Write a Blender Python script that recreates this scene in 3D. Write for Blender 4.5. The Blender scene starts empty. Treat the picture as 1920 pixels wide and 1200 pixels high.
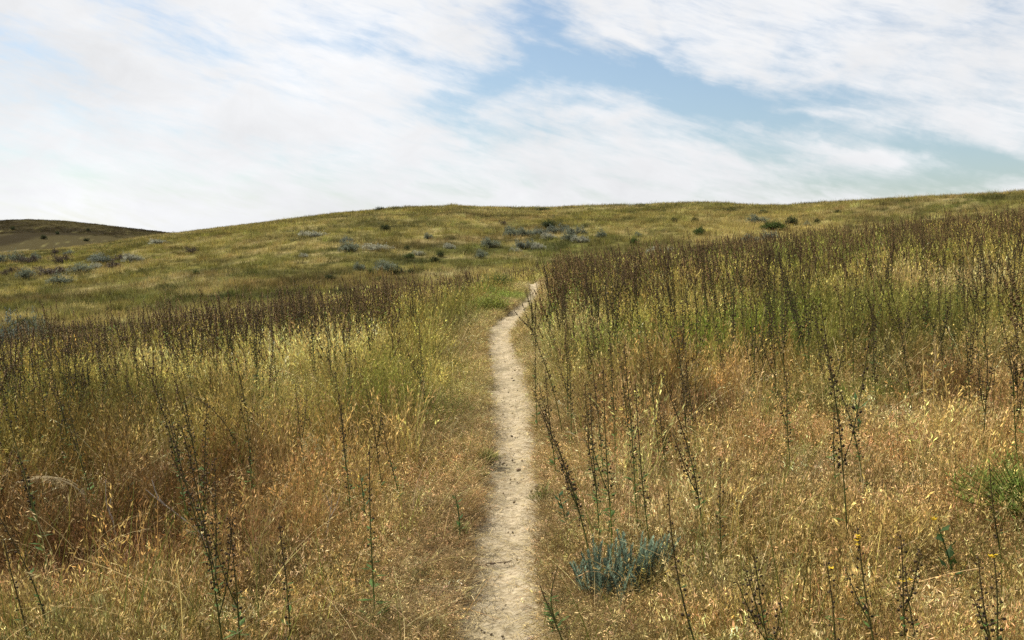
import bpy, math, random
import numpy as np
from mathutils import Vector, Matrix, Euler

rng = np.random.default_rng(11)
random.seed(11)
SC = bpy.context.scene
COL = SC.collection

# ------------------------------------------------------------------ noise
_tab = np.random.default_rng(5).random((256, 256))
def vnoise(x, y):
    xi = np.floor(x).astype(int); yi = np.floor(y).astype(int)
    fx = x - xi; fy = y - yi
    fx = fx*fx*(3-2*fx); fy = fy*fy*(3-2*fy)
    a = _tab[xi & 255, yi & 255]; b = _tab[(xi+1) & 255, yi & 255]
    c = _tab[xi & 255, (yi+1) & 255]; d = _tab[(xi+1) & 255, (yi+1) & 255]
    return (a*(1-fx)+b*fx)*(1-fy) + (c*(1-fx)+d*fx)*fy
def fbm(x, y, o=4):
    s = 0; a = .5; t = 0
    for k in range(o):
        s = s + a*vnoise(x*2**k+17.3*k, y*2**k+9.1*k); t += a; a *= .5
    return s/t
def sstep(a, b, x):
    t = np.clip((x-a)/(b-a), 0, 1); return t*t*(3-2*t)

# ------------------------------------------------------------------ camera
F = 1867.0; EYE = 1.7; PITCH = math.atan(130/F)
cp, sp = math.cos(PITCH), math.sin(PITCH)
def ray(px, py):
    a = (px-960)/F; b = (600-py)/F
    return np.array([a, cp + b*sp, -sp + b*cp])

# ------------------------------------------------------------------ terrain
def tab(u, xs, ys): return np.interp(u, xs, ys)
U = lambda px: (px-960)/F
def gather(lst): return [U(a) for a, b in lst], [b for a, b in lst]
CX, CY = gather([(0,17),(500,19),(880,23.5),(1010,27.5),(1250,27.5),(1520,28),(1920,31)])
SKX, SKY = gather([(-300,500),(0,476),(100,466),(200,453),(290,436),(350,429),(450,416),(550,404),(640,393),(740,388),(850,387),(900,391),
    (1000,391),(1100,388),(1220,383),(1300,381),(1400,384),(1480,384),(1560,379),(1650,373),(1750,369),(1850,363),(1920,356),(2200,330)])
DX, DY = gather([(0,105),(300,125),(700,120),(1000,125),(1300,115),(1600,100),(1920,85)])
VX, VY = gather([(0,30),(500,34),(900,38),(1250,42),(1600,45),(1920,46)])
VIX, VIY = gather([(0,622),(500,580),(900,540),(1250,495),(1600,455),(1920,432)])
def near_h(x, y):
    xs = 25*np.tanh(x/25)
    Y = np.maximum(y, -12)
    u = np.clip(x/np.maximum(y, 1.0), -.7, .7)
    z = .031*Y + .1*xs
    d = np.maximum(0, y - (tab(u, CX, CY)-3))
    roll = np.where(d < 9, .0115*d*d, .0115*81 + .207*(d-9))
    z = z - roll
    z = z + .10*(fbm(x/2.3+40, y/2.3, 3)-.5) + .03*(fbm(x/.35, y/.35, 2)-.5)
    return z
def far_h(x, y):
    Y = np.maximum(y, 1.0)
    u = np.clip(x/Y, -.7, .7)
    D = tab(u, DX, DY); Yv = tab(u, VX, VY)
    zs = EYE + D*(463-tab(u, SKX, SKY))/F
    zv = EYE + Yv*(470-tab(u, VIX, VIY))/F
    s = (Y-Yv)/(D-Yv)
    g = np.where(s < 1.333, s*(1.6-.6*s), 1.0667 - .25*(s-1.333)**2)
    g = np.maximum(g, -3.)
    z = zv + (zs-zv)*g
    amp = np.clip(s*3, 0, 1)*np.clip((1.15-s)*4, .25, 1)
    z = z + amp*(1.5*(fbm(x/22+3, y/22+8, 3)-.5) + .5*(fbm(x/6, y/6, 2)-.5))
    return np.maximum(z, -9)
def dist_h(x, y):
    Y = np.maximum(y, 1.0); u = np.clip(x/Y, -.8, .8)
    sk = tab(u, *gather([(-500,440),(-150,422),(0,418),(60,415.5),(120,417),(200,425),(290,434),(400,446),(600,480)]))
    zs = EYE + 240*(470-sk)/F
    s = (Y-240)/75
    return -9 + (zs+9)*np.exp(-s*s*.5) + .8*(fbm(x/25, y/25, 3)-.5)
def smax(a, b, k):
    h = np.clip(.5+.5*(a-b)/k, 0, 1)
    return b*(1-h) + a*h + k*h*(1-h)
def layers(x, y):
    n = near_h(x, y); f = far_h(x, y); d = dist_h(x, y)
    return n, f, d
def Hraw(x, y):
    n, f, d = layers(x, y)
    f = np.where(y > 20, f, -20.)
    return np.maximum(smax(n, f, .5), np.where(y > 120, d, -20.))
def hit(px, py, off=0., lo=2.5, hi=420.):
    r = ray(px, py)
    ts = lo*np.power(hi/lo, np.linspace(0, 1, 1500))
    zz = EYE + r[2]*ts - Hraw(r[0]*ts, r[1]*ts) - off
    k = np.where(zz < 0)[0]
    if len(k) == 0: return None
    i = max(k[0], 1)
    a, b = ts[i-1], ts[i]
    for _ in range(20):
        m = (a+b)/2
        if EYE + r[2]*m - float(Hraw(np.array(r[0]*m), np.array(r[1]*m))) - off < 0: b = m
        else: a = m
    return np.array([r[0]*b, r[1]*b, EYE+r[2]*b-off])
def h1(x, y): return float(Hraw(np.array(float(x)), np.array(float(y))))

# ------------------------------------------------------------------ path centre line
PATH = [(1200,945,156),(1150,947,140),(1100,951,128),(1050,953,118),(1000,955,112),(950,957,102),(900,961,94),(850,965,82),(800,962,78),
        (750,958,73),(720,955,70),(700,951,67),(680,946,63),(660,939,56),(640,934,51),(625,937,50),(610,947,50),(600,955,47),(590,965,42),
        (575,981,35),(560,996,29),(548,1001,22)]
pc = []
for y, x, w in PATH:
    p = hit(x, y)
    pc.append((p[0], p[1], .615*w/F*p[1]))
pc = [(pc[0][0]-.10, -4., .2), (pc[0][0]-.05, 0., .2), (pc[0][0]-.01, 2.5, .2)] + pc
pc = [q for i, q in enumerate(pc) if i == 0 or q[1] > pc[i-1][1]+.05]
pc = np.array([q for q in pc if q[1] < 26.5]+[(pc[-1][0]*0+.58, 27.2, .09), (.58, 28.0, .05)])
_t = np.linspace(0, 1, len(pc)); _s = np.concatenate([[0], np.cumsum(np.hypot(np.diff(pc[:,0]), np.diff(pc[:,1])))])
ss = np.arange(0, _s[-1], .04)
pxs = np.interp(ss, _s, pc[:,0]); pys = np.interp(ss, _s, pc[:,1]); pws = np.interp(ss, _s, pc[:,2])
ker = np.hanning(17); ker /= ker.sum()
def smooth(a):
    b = np.pad(a, 8, mode='edge'); return np.convolve(b, ker, 'valid')
pxs, pws = smooth(pxs), smooth(pws)
def path_d(x, y):
    """signed lateral offset from the path (+ right) and the half width there"""
    x = np.asarray(x); y = np.asarray(y)
    cx = np.interp(y, pys, pxs); w = np.interp(y, pys, pws)
    sl = np.interp(y, pys, np.gradient(pxs, pys))
    d = (x-cx)/np.sqrt(1+sl*sl)
    d = np.where((y > pys[-1]+.3), np.sign(d+1e-9)*(np.abs(d)+9), d)
    return d, w
def Hground(x, y):
    z = Hraw(x, y)
    d, w = path_d(x, y)
    wn = w*(1+.95*(fbm(x*2.6+5, y*2.6, 3)-.5))
    a = np.abs(d)
    z = z - .075*sstep(1.15, .6, a/np.maximum(wn, .05)) + .02*np.exp(-((a-wn*1.5)/.12)**2)
    return z

# ------------------------------------------------------------------ colour of the grass by place (plant colours; the hillside also holds painted shadows)
RUST=np.array([.185,.108,.038]); GOLD=np.array([.63,.43,.165]); STRAW=np.array([.80,.62,.32]); OLIVE=np.array([.265,.240,.058])
YEL=np.array([.58,.49,.145]); GREEN=np.array([.140,.180,.034]); LIME=np.array([.20,.30,.040]); DARKB=np.array([.12,.075,.035])
PAT = []
def patch(px, py, rx, ry, c, s):
    p = hit(px, py); PAT.append((p[0], p[1], rx, ry, np.array(c), s))
patch(440,745,1.6,1.3,(.74,.61,.24),.9); patch(600,700,1.3,1.6,(.72,.59,.22),.8)
patch(1360,690,.75,.8,LIME,.85); patch(715,790,.5,.6,(.27,.31,.07),.6)
patch(940,565,.7,1.6,LIME,.75); patch(1790,590,1.0,1.2,(.58,.44,.23),.8); patch(1640,650,1.8,2.0,GREEN,.7); patch(1590,770,.8,.5,GREEN,.5)
patch(60,820,1.2,1.0,(.13,.13,.03),.6); patch(260,800,.8,.8,(.16,.17,.04),.6); patch(380,880,.7,.4,(.13,.12,.03),.4)
patch(40,660,1.4,1.4,(.17,.18,.15),.7); patch(1060,650,.45,1.8,(.58,.47,.24),.6); patch(1200,1000,.5,.5,STRAW,.35)
patch(1400,920,.9,.8,(.50,.35,.15),.5); patch(300,1080,1.0,.6,(.20,.095,.035),.5); patch(1750,700,1.5,1.3,(.15,.15,.04),.4)
def mixc(a, b, t): return a*(1-t[:, None]) + b*t[:, None]
def tint(x, y):
    n = len(x)
    A = lambda c: np.tile(np.asarray(c, float), (n, 1))
    n1 = fbm(x/1.1+7, y/1.1, 4); n2 = fbm(x/3.5+70, y/3.5+3, 3); n3 = fbm(x/.28, y/.28+30, 2)
    c1 = mixc(A(RUST), A(GOLD), sstep(.34, .62, n1 + .075*np.clip(x, -2.5, 1.5)))  # darker rust towards the left, gold towards the right
    c1 = mixc(c1, A(STRAW), sstep(.58, .8, n3)*.6)
    c1 = mixc(c1, A(OLIVE), sstep(.48, .68, n2)*.45)
    c2 = mixc(A(OLIVE), A(YEL), sstep(.36, .62, n1))
    c2 = mixc(c2, A(GREEN), sstep(.54, .70, n2)*.75)
    c2 = mixc(c2, A(STRAW), sstep(.6, .8, n3)*.55)
    c2 = mixc(c2, A((.30,.22,.07)), sstep(.55, .35, n2)*.35)
    c2 = mixc(c2, A((.10,.08,.028)), sstep(.52, .70, fbm(x/1.7+55, y/1.7+5, 3))*.5)
    c = mixc(c2, c1, sstep(9.0, 6.2, y + 4*(n2-.5) - .35*np.clip(x, 0, 4)))
    d, w = path_d(x, y)
    a = np.abs(d)-w
    c = mixc(c, A((.52,.385,.17)), np.exp(-(np.maximum(a, 0)/.55)**2)*.6)
    # hillside beyond the near field
    m1 = fbm(x/14+2, y/8+5, 4); m2 = fbm(x/5+20, y/3.2, 3); m3 = fbm(x/30+9, y/17, 2)
    cf = mixc(A((.320,.270,.085)), A((.185,.180,.050)), sstep(.46, .64, m1))
    cf = mixc(cf, A((.50,.42,.22)), sstep(.47, .33, m1)*.65)
    cf = mixc(cf, A((.43,.335,.125)), sstep(.55, .72, m2)*.75)
    cf = mixc(cf, A((.30,.265,.066)), sstep(.5, .7, m3)*.6)
    cf = mixc(cf, A((.18,.115,.055)), sstep(.6, .75, fbm(x/7+90, y/4.5, 3))*.55)
    m4 = fbm(x/2.4+15, y/1.5+4, 3); m5 = fbm(x/1.1+35, y/.9+14, 2)
    cf = mixc(cf, A((.54,.43,.20)), sstep(.54, .70, m4)*.6)
    cf = mixc(cf, A((.070,.066,.020)), sstep(.46, .30, m4)*.65)  # dark olive shadows painted into the hillside colour
    cf = mixc(cf, A((.060,.070,.022)), sstep(.64, .76, m5)*.7)
    u = x/np.maximum(y, 1)
    # straw-coloured swale to the right
    cf = mixc(cf, A((.44,.35,.13)), np.exp(-((u-.25)/.09)**2 - ((y-54)/15)**2)*.95)
    n_, f_, d_ = layers(x, y)
    cd = mixc(A((.048,.036,.014)), A((.105,.085,.034)), sstep(.38, .62, fbm(x/9, y/14, 4)))
    cf = mixc(cf, cd, (y > 165).astype(float))
    far = sstep(-.15, .25, np.where(y > 20, f_, -20)-n_)
    far = np.where(y > 120, 1., far)
    c = mixc(c, cf, far)
    for (ax, ay, rx, ry, pcol, s) in PAT:
        t = np.exp(-((x-ax)/rx)**2 - ((y-ay)/ry)**2)
        t = sstep(.15, .85, t + .6*(n1-.5) + .5*(n3-.5))*s
        c = mixc(c, A(pcol), t)
    return c*.72, far

# ------------------------------------------------------------------ mesh helpers
class MB:
    def __init__(s): s.v = []; s.f = []; s.c = []
    def add(s, vs, fs, col):
        o = len(s.v); s.v += [tuple(q) for q in vs]
        s.f += [tuple(i+o for i in f) for f in fs]
        if len(col) == 3 and not hasattr(col[0], '__len__'): s.c += [tuple(col)]*len(vs)
        else: s.c += [tuple(q) for q in col]
    def tube(s, pts, rad, col, n=5):
        pts = [np.asarray(p, float) for p in pts]; vs = []; cs = []
        for i, p in enumerate(pts):
            t = pts[min(i+1, len(pts)-1)] - pts[max(i-1, 0)]
            t = t/(np.linalg.norm(t)+1e-9)
            a = np.cross(t, (1,0,0)) if abs(t[0]) < .8 else np.cross(t, (0,1,0))
            a /= np.linalg.norm(a)+1e-9; b = np.cross(t, a)
            for k in range(n):
                an = 2*math.pi*k/n
                vs.append(p + rad[i]*(a*math.cos(an)+b*math.sin(an)))
                cs.append(col[i] if hasattr(col[0], '__len__') else col)
        fs = []
        for i in range(len(pts)-1):
            for k in range(n):
                fs.append((i*n+k, i*n+(k+1)%n, (i+1)*n+(k+1)%n, (i+1)*n+k))
        fs.append(tuple(range(n-1, -1, -1))); m = (len(pts)-1)*n; fs.append(tuple(range(m, m+n)))
        s.add(vs, fs, cs)
    def pod(s, c, r, axis, col, fine=False):
        ax = np.asarray(axis, float); ax /= np.linalg.norm(ax)+1e-9
        a = np.cross(ax, (1,0,.1)); a /= np.linalg.norm(a)+1e-9; b = np.cross(ax, a); c = np.asarray(c)
        n = 6 if fine else 4
        rings = ((-.55,.8),(.45,.85)) if fine else ((0.,1.),)
        vs = [c-ax*r]
        for h, q in rings:
            for k in range(n):
                an = 2*math.pi*k/n; vs.append(c+ax*r*h+(a*math.cos(an)+b*math.sin(an))*r*q)
        vs.append(c+ax*r*1.35); L = len(vs)-1; fs = []
        for k in range(n): fs.append((0, 1+(k+1)%n, 1+k))
        for j in range(len(rings)-1):
            o = 1+j*n
            for k in range(n): fs.append((o+k, o+(k+1)%n, o+n+(k+1)%n, o+n+k))
        o = 1+(len(rings)-1)*n
        for k in range(n): fs.append((o+k, o+(k+1)%n, L))
        s.add(vs, fs, col)
    def leaf(s, base, d, side, ln, w, col, droop=.25):
        base = np.asarray(base, float); d = np.asarray(d, float); d /= np.linalg.norm(d)+1e-9
        sd = np.asarray(side, float); sd = sd-d*np.dot(sd, d); sd /= np.linalg.norm(sd)+1e-9
        up = np.cross(sd, d)
        m = base+d*ln*.45+up*ln*.06; tip = base+d*ln-np.array([0,0,1])*ln*droop
        vs = [base, m-sd*w*.5+up*w*.12, m, m+sd*w*.5+up*w*.12, tip]
        s.add(vs, [(0,2,1),(0,3,2),(1,2,4),(2,3,4)], col)
    def ribbon(s, pts, w, side, col):
        pts = [np.asarray(p, float) for p in pts]; sd = np.asarray(side, float); vs = []; cs = []
        for i, p in enumerate(pts):
            vs += [p-sd*w[i]*.5, p+sd*w[i]*.5]; q = col[i] if hasattr(col[0], '__len__') else col; cs += [q, q]
        fs = [(2*i, 2*i+1, 2*i+3, 2*i+2) for i in range(len(pts)-1)]
        s.add(vs, fs, cs)
def to_mesh(name, mb, mat, smooth=False):
    me = bpy.data.meshes.new(name)
    me.from_pydata(mb.v, [], mb.f)
    at = me.attributes.new('col', 'FLOAT_COLOR', 'POINT')
    c = np.ones((len(mb.v), 4), np.float32); c[:, :3] = np.array(mb.c, np.float32)*.72
    at.data.foreach_set('color', c.ravel())
    me.materials.append(mat)
    if smooth: me.polygons.foreach_set('use_smooth', [True]*len(me.polygons))
    me.update(); return me
def link(name, data, parent=None):
    o = bpy.data.objects.new(name, data); COL.objects.link(o)
    if parent is not None: o.parent = parent
    return o
def tag(o, label=None, cat=None, group=None, kind=None):
    if label: o['label'] = label
    if cat: o['category'] = cat
    if group: o['group'] = group
    if kind: o['kind'] = kind
    return o
def grid_mesh(name, X, Y, Z, colr, mat, sel=None):
    r, c = X.shape
    me = bpy.data.meshes.new(name)
    idx = np.arange(r*c).reshape(r, c)
    q = np.stack([idx[:-1,:-1], idx[:-1,1:], idx[1:,1:], idx[1:,:-1]], -1).reshape(-1, 4)
    if sel is not None: q = q[sel.reshape(-1)]
    used, inv = np.unique(q, return_inverse=True); q = inv.reshape(-1, 4)
    P = np.stack([X, Y, Z], -1).reshape(-1, 3)[used]; cc = colr.reshape(-1, 3)[used]
    me.vertices.add(len(P)); me.vertices.foreach_set('co', P.ravel())
    me.loops.add(q.size); me.loops.foreach_set('vertex_index', q.ravel().astype(np.int32))
    me.polygons.add(len(q)); me.polygons.foreach_set('loop_start', (np.arange(len(q))*4).astype(np.int32))
    me.polygons.foreach_set('use_smooth', np.ones(len(q), bool))
    me.update(calc_edges=True)
    at = me.attributes.new('col', 'FLOAT_COLOR', 'POINT')
    at.data.foreach_set('color', np.concatenate([cc, np.ones((len(cc), 1))], 1).astype(np.float32).ravel())
    me.materials.append(mat); return me

# ------------------------------------------------------------------ materials
def newmat(name):
    m = bpy.data.materials.new(name); m.use_nodes = True
    nt = m.node_tree; nt.nodes.clear()
    return m, nt
def nd(nt, t, **kw):
    n = nt.nodes.new(t)
    for k, v in kw.items(): setattr(n, k, v)
    return n
def veg_material(name, instanced=True, trans=.3, rough=.65, spec=.12):
    m, nt = newmat(name); L = nt.links.new
    a = nd(nt, 'ShaderNodeAttribute', attribute_name='col')
    c = a.outputs['Color']
    if instanced:
        b = nd(nt, 'ShaderNodeAttribute', attribute_name='tint', attribute_type='INSTANCER')
        x = nd(nt, 'ShaderNodeMix', data_type='RGBA', blend_type='MULTIPLY'); x.inputs[0].default_value = 1
        L(c, x.inputs[6]); L(b.outputs['Color'], x.inputs[7]); c = x.outputs[2]
    else:
        g = nd(nt, 'ShaderNodeNewGeometry'); no = nd(nt, 'ShaderNodeTexNoise'); no.inputs['Scale'].default_value = 35
        L(g.outputs['Position'], no.inputs['Vector'])
        mr = nd(nt, 'ShaderNodeMapRange'); mr.inputs[1].default_value = .3; mr.inputs[2].default_value = .7
        mr.inputs[3].default_value = .65; mr.inputs[4].default_value = 1.35; L(no.outputs['Fac'], mr.inputs[0])
        x = nd(nt, 'ShaderNodeVectorMath', operation='SCALE'); L(c, x.inputs[0]); L(mr.outputs[0], x.inputs['Scale']); c = x.outputs[0]
    p = nd(nt, 'ShaderNodeBsdfPrincipled'); p.inputs['Roughness'].default_value = rough
    p.inputs['Specular IOR Level'].default_value = spec; L(c, p.inputs['Base Color'])
    o = nd(nt, 'ShaderNodeOutputMaterial')
    if trans > 0:
        t = nd(nt, 'ShaderNodeBsdfTranslucent'); L(c, t.inputs['Color'])
        mx = nd(nt, 'ShaderNodeMixShader'); mx.inputs[0].default_value = trans
        L(p.outputs[0], mx.inputs[1]); L(t.outputs[0], mx.inputs[2]); L(mx.outputs[0], o.inputs[0])
    else: L(p.outputs[0], o.inputs[0])
    return m
M_GRASS = veg_material('dry_grass', True, .27, .6, .12)
M_HERB = veg_material('herb', True, .35)
M_STALKS = veg_material('weed_mass', True, .05)
M_PLANT = veg_material('plant', False, .12)
M_LEAF = veg_material('leaf', False, .3)
M_WOOD = veg_material('twig', False, 0)

def ground_material(name, sc=1.0, bump=.6):
    m, nt = newmat(name); L = nt.links.new
    a = nd(nt, 'ShaderNodeAttribute', attribute_name='col')
    g = nd(nt, 'ShaderNodeNewGeometry')
    n1 = nd(nt, 'ShaderNodeTexNoise'); n1.inputs['Scale'].default_value = 9*sc; n1.inputs['Detail'].default_value = 10; n1.inputs['Roughness'].default_value = .75
    L(g.outputs['Position'], n1.inputs['Vector'])
    mr = nd(nt, 'ShaderNodeMapRange'); mr.inputs[1].default_value = .3; mr.inputs[2].default_value = .7; mr.inputs[3].default_value = .35; mr.inputs[4].default_value = 1.25
    L(n1.outputs['Fac'], mr.inputs[0])
    x = nd(nt, 'ShaderNodeVectorMath', operation='SCALE'); L(a.outputs['Color'], x.inputs[0]); L(mr.outputs[0], x.inputs['Scale'])
    p = nd(nt, 'ShaderNodeBsdfPrincipled'); p.inputs['Roughness'].default_value = .95; p.inputs['Specular IOR Level'].default_value = .02
    L(x.outputs[0], p.inputs['Base Color'])
    b = nd(nt, 'ShaderNodeBump'); b.inputs['Strength'].default_value = bump; b.inputs['Distance'].default_value = .06/sc
    L(n1.outputs['Fac'], b.inputs['Height']); L(b.outputs[0], p.inputs['Normal'])
    o = nd(nt, 'ShaderNodeOutputMaterial'); L(p.outputs[0], o.inputs[0]); return m
M_GROUND = ground_material('grassland_soil', 1.0)
M_HILL = ground_material('hillside_turf', .45, .8)

def mth_(nt, a, b):
    n = nd(nt, 'ShaderNodeMath', operation='MULTIPLY_ADD'); n.inputs[1].default_value = .6; nt.links.new(b, n.inputs[0])
    m = nd(nt, 'ShaderNodeMath', operation='MULTIPLY'); m.inputs[1].default_value = .4; nt.links.new(a, m.inputs[0]); nt.links.new(m.outputs[0], n.inputs[2])
    return n.outputs[0]
def path_material():
    m, nt = newmat('packed_dirt'); L = nt.links.new
    g = nd(nt, 'ShaderNodeNewGeometry')
    def noise(s, d, r=.6, off=0):
        n = nd(nt, 'ShaderNodeTexNoise'); n.inputs['Scale'].default_value = s; n.inputs['Detail'].default_value = d; n.inputs['Roughness'].default_value = r
        L(g.outputs['Position'], n.inputs['Vector']); return n.outputs['Fac']
    a0 = noise(2.1, 4); a1 = noise(8, 8, .68); a = mth_(nt, a0, a1); b = noise(30, 10, .75); c = noise(140, 4)
    r1 = nd(nt, 'ShaderNodeValToRGB'); L(a, r1.inputs[0])
    e = r1.color_ramp.elements; e[0].position = .36; e[0].color = (.235,.203,.135,1); e[1].position = .62; e[1].color = (.415,.352,.255,1)
    r2 = nd(nt, 'ShaderNodeValToRGB'); L(b, r2.inputs[0])
    e = r2.color_ramp.elements; e[0].position = .36; e[0].color = (.50,.45,.38,1); e[1].position = .56; e[1].color = (1.08,1.06,1.02,1)
    x = nd(nt, 'ShaderNodeMix', data_type='RGBA', blend_type='MULTIPLY'); x.inputs[0].default_value = .95
    L(r1.outputs[0], x.inputs[6]); L(r2.outputs[0], x.inputs[7])
    v = nd(nt, 'ShaderNodeTexVoronoi'); v.inputs['Scale'].default_value = 26; v.inputs['Randomness'].default_value = 1
    L(g.outputs['Position'], v.inputs['Vector'])
    mr = nd(nt, 'ShaderNodeMapRange'); mr.inputs[1].default_value = .05; mr.inputs[2].default_value = .16; mr.inputs[3].default_value = .82; mr.inputs[4].default_value = 1.
    L(v.outputs['Distance'], mr.inputs[0])
    x2 = nd(nt, 'ShaderNodeVectorMath', operation='SCALE'); L(x.outputs[2], x2.inputs[0]); L(mr.outputs[0], x2.inputs['Scale'])
    p = nd(nt, 'ShaderNodeBsdfPrincipled'); p.inputs['Roughness'].default_value = .95; p.inputs['Specular IOR Level'].default_value = .02
    L(x2.outputs[0], p.inputs['Base Color'])
    ad = nd(nt, 'ShaderNodeMath', operation='MULTIPLY_ADD'); ad.inputs[1].default_value = .35; L(c, ad.inputs[0]); L(b, ad.inputs[2])
    bu = nd(nt, 'ShaderNodeBump'); bu.inputs['Strength'].default_value = .7; bu.inputs['Distance'].default_value = .02
    L(ad.outputs[0], bu.inputs['Height']); L(bu.outputs[0], p.inputs['Normal'])
    o = nd(nt, 'ShaderNodeOutputMaterial'); L(p.outputs[0], o.inputs[0]); return m
M_PATH = path_material()

# ------------------------------------------------------------------ terrain meshes
ang = np.concatenate([np.linspace(-180, -46, 90, endpoint=False), np.linspace(-46, 46, 560, endpoint=False), np.linspace(46, 180, 91)])*math.pi/180
rad = np.concatenate([[.02, .4, .8, 1.2, 1.6, 2.0], 2.3*np.power(1000/2.3, np.linspace(0, 1, 470))])
A, R = np.meshgrid(ang, rad)
GX, GY = R*np.sin(A), R*np.cos(A)
GZ = Hground(GX, GY)
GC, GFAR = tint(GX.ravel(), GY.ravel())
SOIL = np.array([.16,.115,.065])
GC = mixc(GC*(.30+.50*GFAR)[:, None], np.tile(SOIL*.6, (len(GC), 1)), .35*(1-GFAR))  # near ground colour darkened to paint the shade between stems
d_, w_ = path_d(GX.ravel(), GY.ravel())
GC = mixc(GC, np.tile([.33,.265,.165], (len(GC), 1)), sstep(.22, 0, np.abs(d_)-w_))
GC = GC.reshape(GX.shape+(3,)); GFAR = GFAR.reshape(GX.shape)
n_, f_, dd_ = layers(GX, GY)
isd = (dd_ > f_) & (GY > 120); isf = ((f_ > n_) & (GY > 20)) & ~isd
fq = lambda m: m[:-1, :-1]
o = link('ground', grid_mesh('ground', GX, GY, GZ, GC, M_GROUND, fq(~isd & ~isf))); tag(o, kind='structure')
o = link('hillside', grid_mesh('hillside', GX, GY, GZ, GC, M_HILL, fq(isf))); tag(o, kind='structure')
o = link('distant_hill', grid_mesh('distant_hill', GX, GY, GZ, GC, M_HILL, fq(isd))); tag(o, kind='structure')

# path ribbon
k = np.linspace(-1.35, 1.35, 41)
nrm = np.stack([np.gradient(pys), -np.gradient(pxs)], -1); nrm /= np.linalg.norm(nrm, axis=1)[:, None]
PX = pxs[:, None] + nrm[:, :1]*pws[:, None]*k[None]; PY = pys[:, None] + nrm[:, 1:]*pws[:, None]*k[None]
PZ = Hraw(PX, PY) - .036 + .075*(fbm(PX/.30+4, PY/.42, 2)-.5) + .020*(fbm(PX/.16, PY/.16, 3)-.5) + .028*(fbm(PX/.05+9, PY/.05, 2)-.5)*.5 - .012*np.exp(-(k[None]/.5)**2)
tag(link('dirt_path', grid_mesh('dirt_path', PX, PY, PZ, np.ones(PX.shape+(3,)), M_PATH)), kind='structure')
def Hsurf(x, y):
    x = np.asarray(x, float); y = np.asarray(y, float)
    d, w = path_d(x, y)
    g = Hground(x, y); p = Hraw(x, y)-.036
    return np.where(np.abs(d) < 1.3*w, np.maximum(g, p), g)

# ------------------------------------------------------------------ scattered stuff (geometry nodes inside the object's own mesh)
def scatter_tree():
    t = bpy.data.node_groups.new('scatter', 'GeometryNodeTree')
    t.interface.new_socket('Geometry', in_out='INPUT', socket_type='NodeSocketGeometry')
    t.interface.new_socket('Geometry', in_out='OUTPUT', socket_type='NodeSocketGeometry')
    N = t.nodes.new; L = t.links.new
    gi = N('NodeGroupInput'); go = N('NodeGroupOutput')
    def attr(nm, ty):
        n = N('GeometryNodeInputNamedAttribute'); n.data_type = ty; n.inputs['Name'].default_value = nm
        return n.outputs[0]
    pr = attr('proto', 'INT')
    cmp = N('FunctionNodeCompare'); cmp.data_type = 'INT'; cmp.operation = 'LESS_THAN'
    ins = [s for s in cmp.inputs if s.type == 'INT']; L(pr, ins[0]); ins[1].default_value = 0
    sep = N('GeometryNodeSeparateGeometry'); sep.domain = 'POINT'
    L(gi.outputs[0], sep.inputs['Geometry']); L(cmp.outputs[0], sep.inputs['Selection'])
    sp_ = N('GeometryNodeSplitToInstances'); sp_.domain = 'POINT'
    L(sep.outputs[1], sp_.inputs['Geometry']); L(attr('proto', 'INT'), sp_.inputs['Group ID'])
    iop = N('GeometryNodeInstanceOnPoints')
    L(sep.outputs[0], iop.inputs['Points']); L(sp_.outputs[0], iop.inputs['Instance'])
    iop.inputs['Pick Instance'].default_value = True
    L(attr('pick', 'INT'), iop.inputs['Instance Index'])
    er = N('FunctionNodeEulerToRotation'); L(attr('rot', 'FLOAT_VECTOR'), er.inputs[0]); L(er.outputs[0], iop.inputs['Rotation'])
    L(attr('scl', 'FLOAT_VECTOR'), iop.inputs['Scale'])
    L(iop.outputs[0], go.inputs[0])
    return t
GN = scatter_tree()
def stuff(name, protos, P, rot, scl, pick, tn, mat):
    me = bpy.data.meshes.new(name)
    vs = []; fs = []; cs = []; pr = []
    for i, mb in enumerate(protos):
        o = len(vs); vs += mb.v; fs += [tuple(j+o for j in f) for f in mb.f]; cs += mb.c; pr += [i]*len(mb.v)
    n0 = len(vs); n = len(P)
    V = np.concatenate([np.array(vs, np.float32).reshape(-1, 3), np.asarray(P, np.float32)])
    me.vertices.add(len(V)); me.vertices.foreach_set('co', V.ravel())
    tot = [len(f) for f in fs]; flat = np.concatenate([np.array(f) for f in fs]).astype(np.int32)
    me.loops.add(len(flat)); me.loops.foreach_set('vertex_index', flat)
    me.polygons.add(len(fs)); me.polygons.foreach_set('loop_start', np.concatenate([[0], np.cumsum(tot)[:-1]]).astype(np.int32))
    me.update(calc_edges=True)
    def at(nm, ty, key, arr, dt):
        a = me.attributes.new(nm, ty, 'POINT'); a.data.foreach_set(key, np.ascontiguousarray(arr, dt).ravel())
    at('proto', 'INT', 'value', np.concatenate([pr, np.full(n, -1)]), np.int32)
    at('pick', 'INT', 'value', np.concatenate([np.zeros(n0), pick]), np.int32)
    at('rot', 'FLOAT_VECTOR', 'vector', np.concatenate([np.zeros((n0, 3)), rot]), np.float32)
    at('scl', 'FLOAT_VECTOR', 'vector', np.concatenate([np.ones((n0, 3)), scl]), np.float32)
    one = np.ones((n, 1))
    at('tint', 'FLOAT_COLOR', 'color', np.concatenate([np.ones((n0, 4)), np.concatenate([tn, one], 1)]), np.float32)
    at('col', 'FLOAT_COLOR', 'color', np.concatenate([np.concatenate([np.array(cs).reshape(-1, 3), np.ones((n0, 1))], 1), np.ones((n, 4))]), np.float32)
    me.materials.append(mat)
    o = link(name, me); md = o.modifiers.new('scatter', 'NODES'); md.node_group = GN
    tag(o, kind='stuff'); return o

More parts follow.
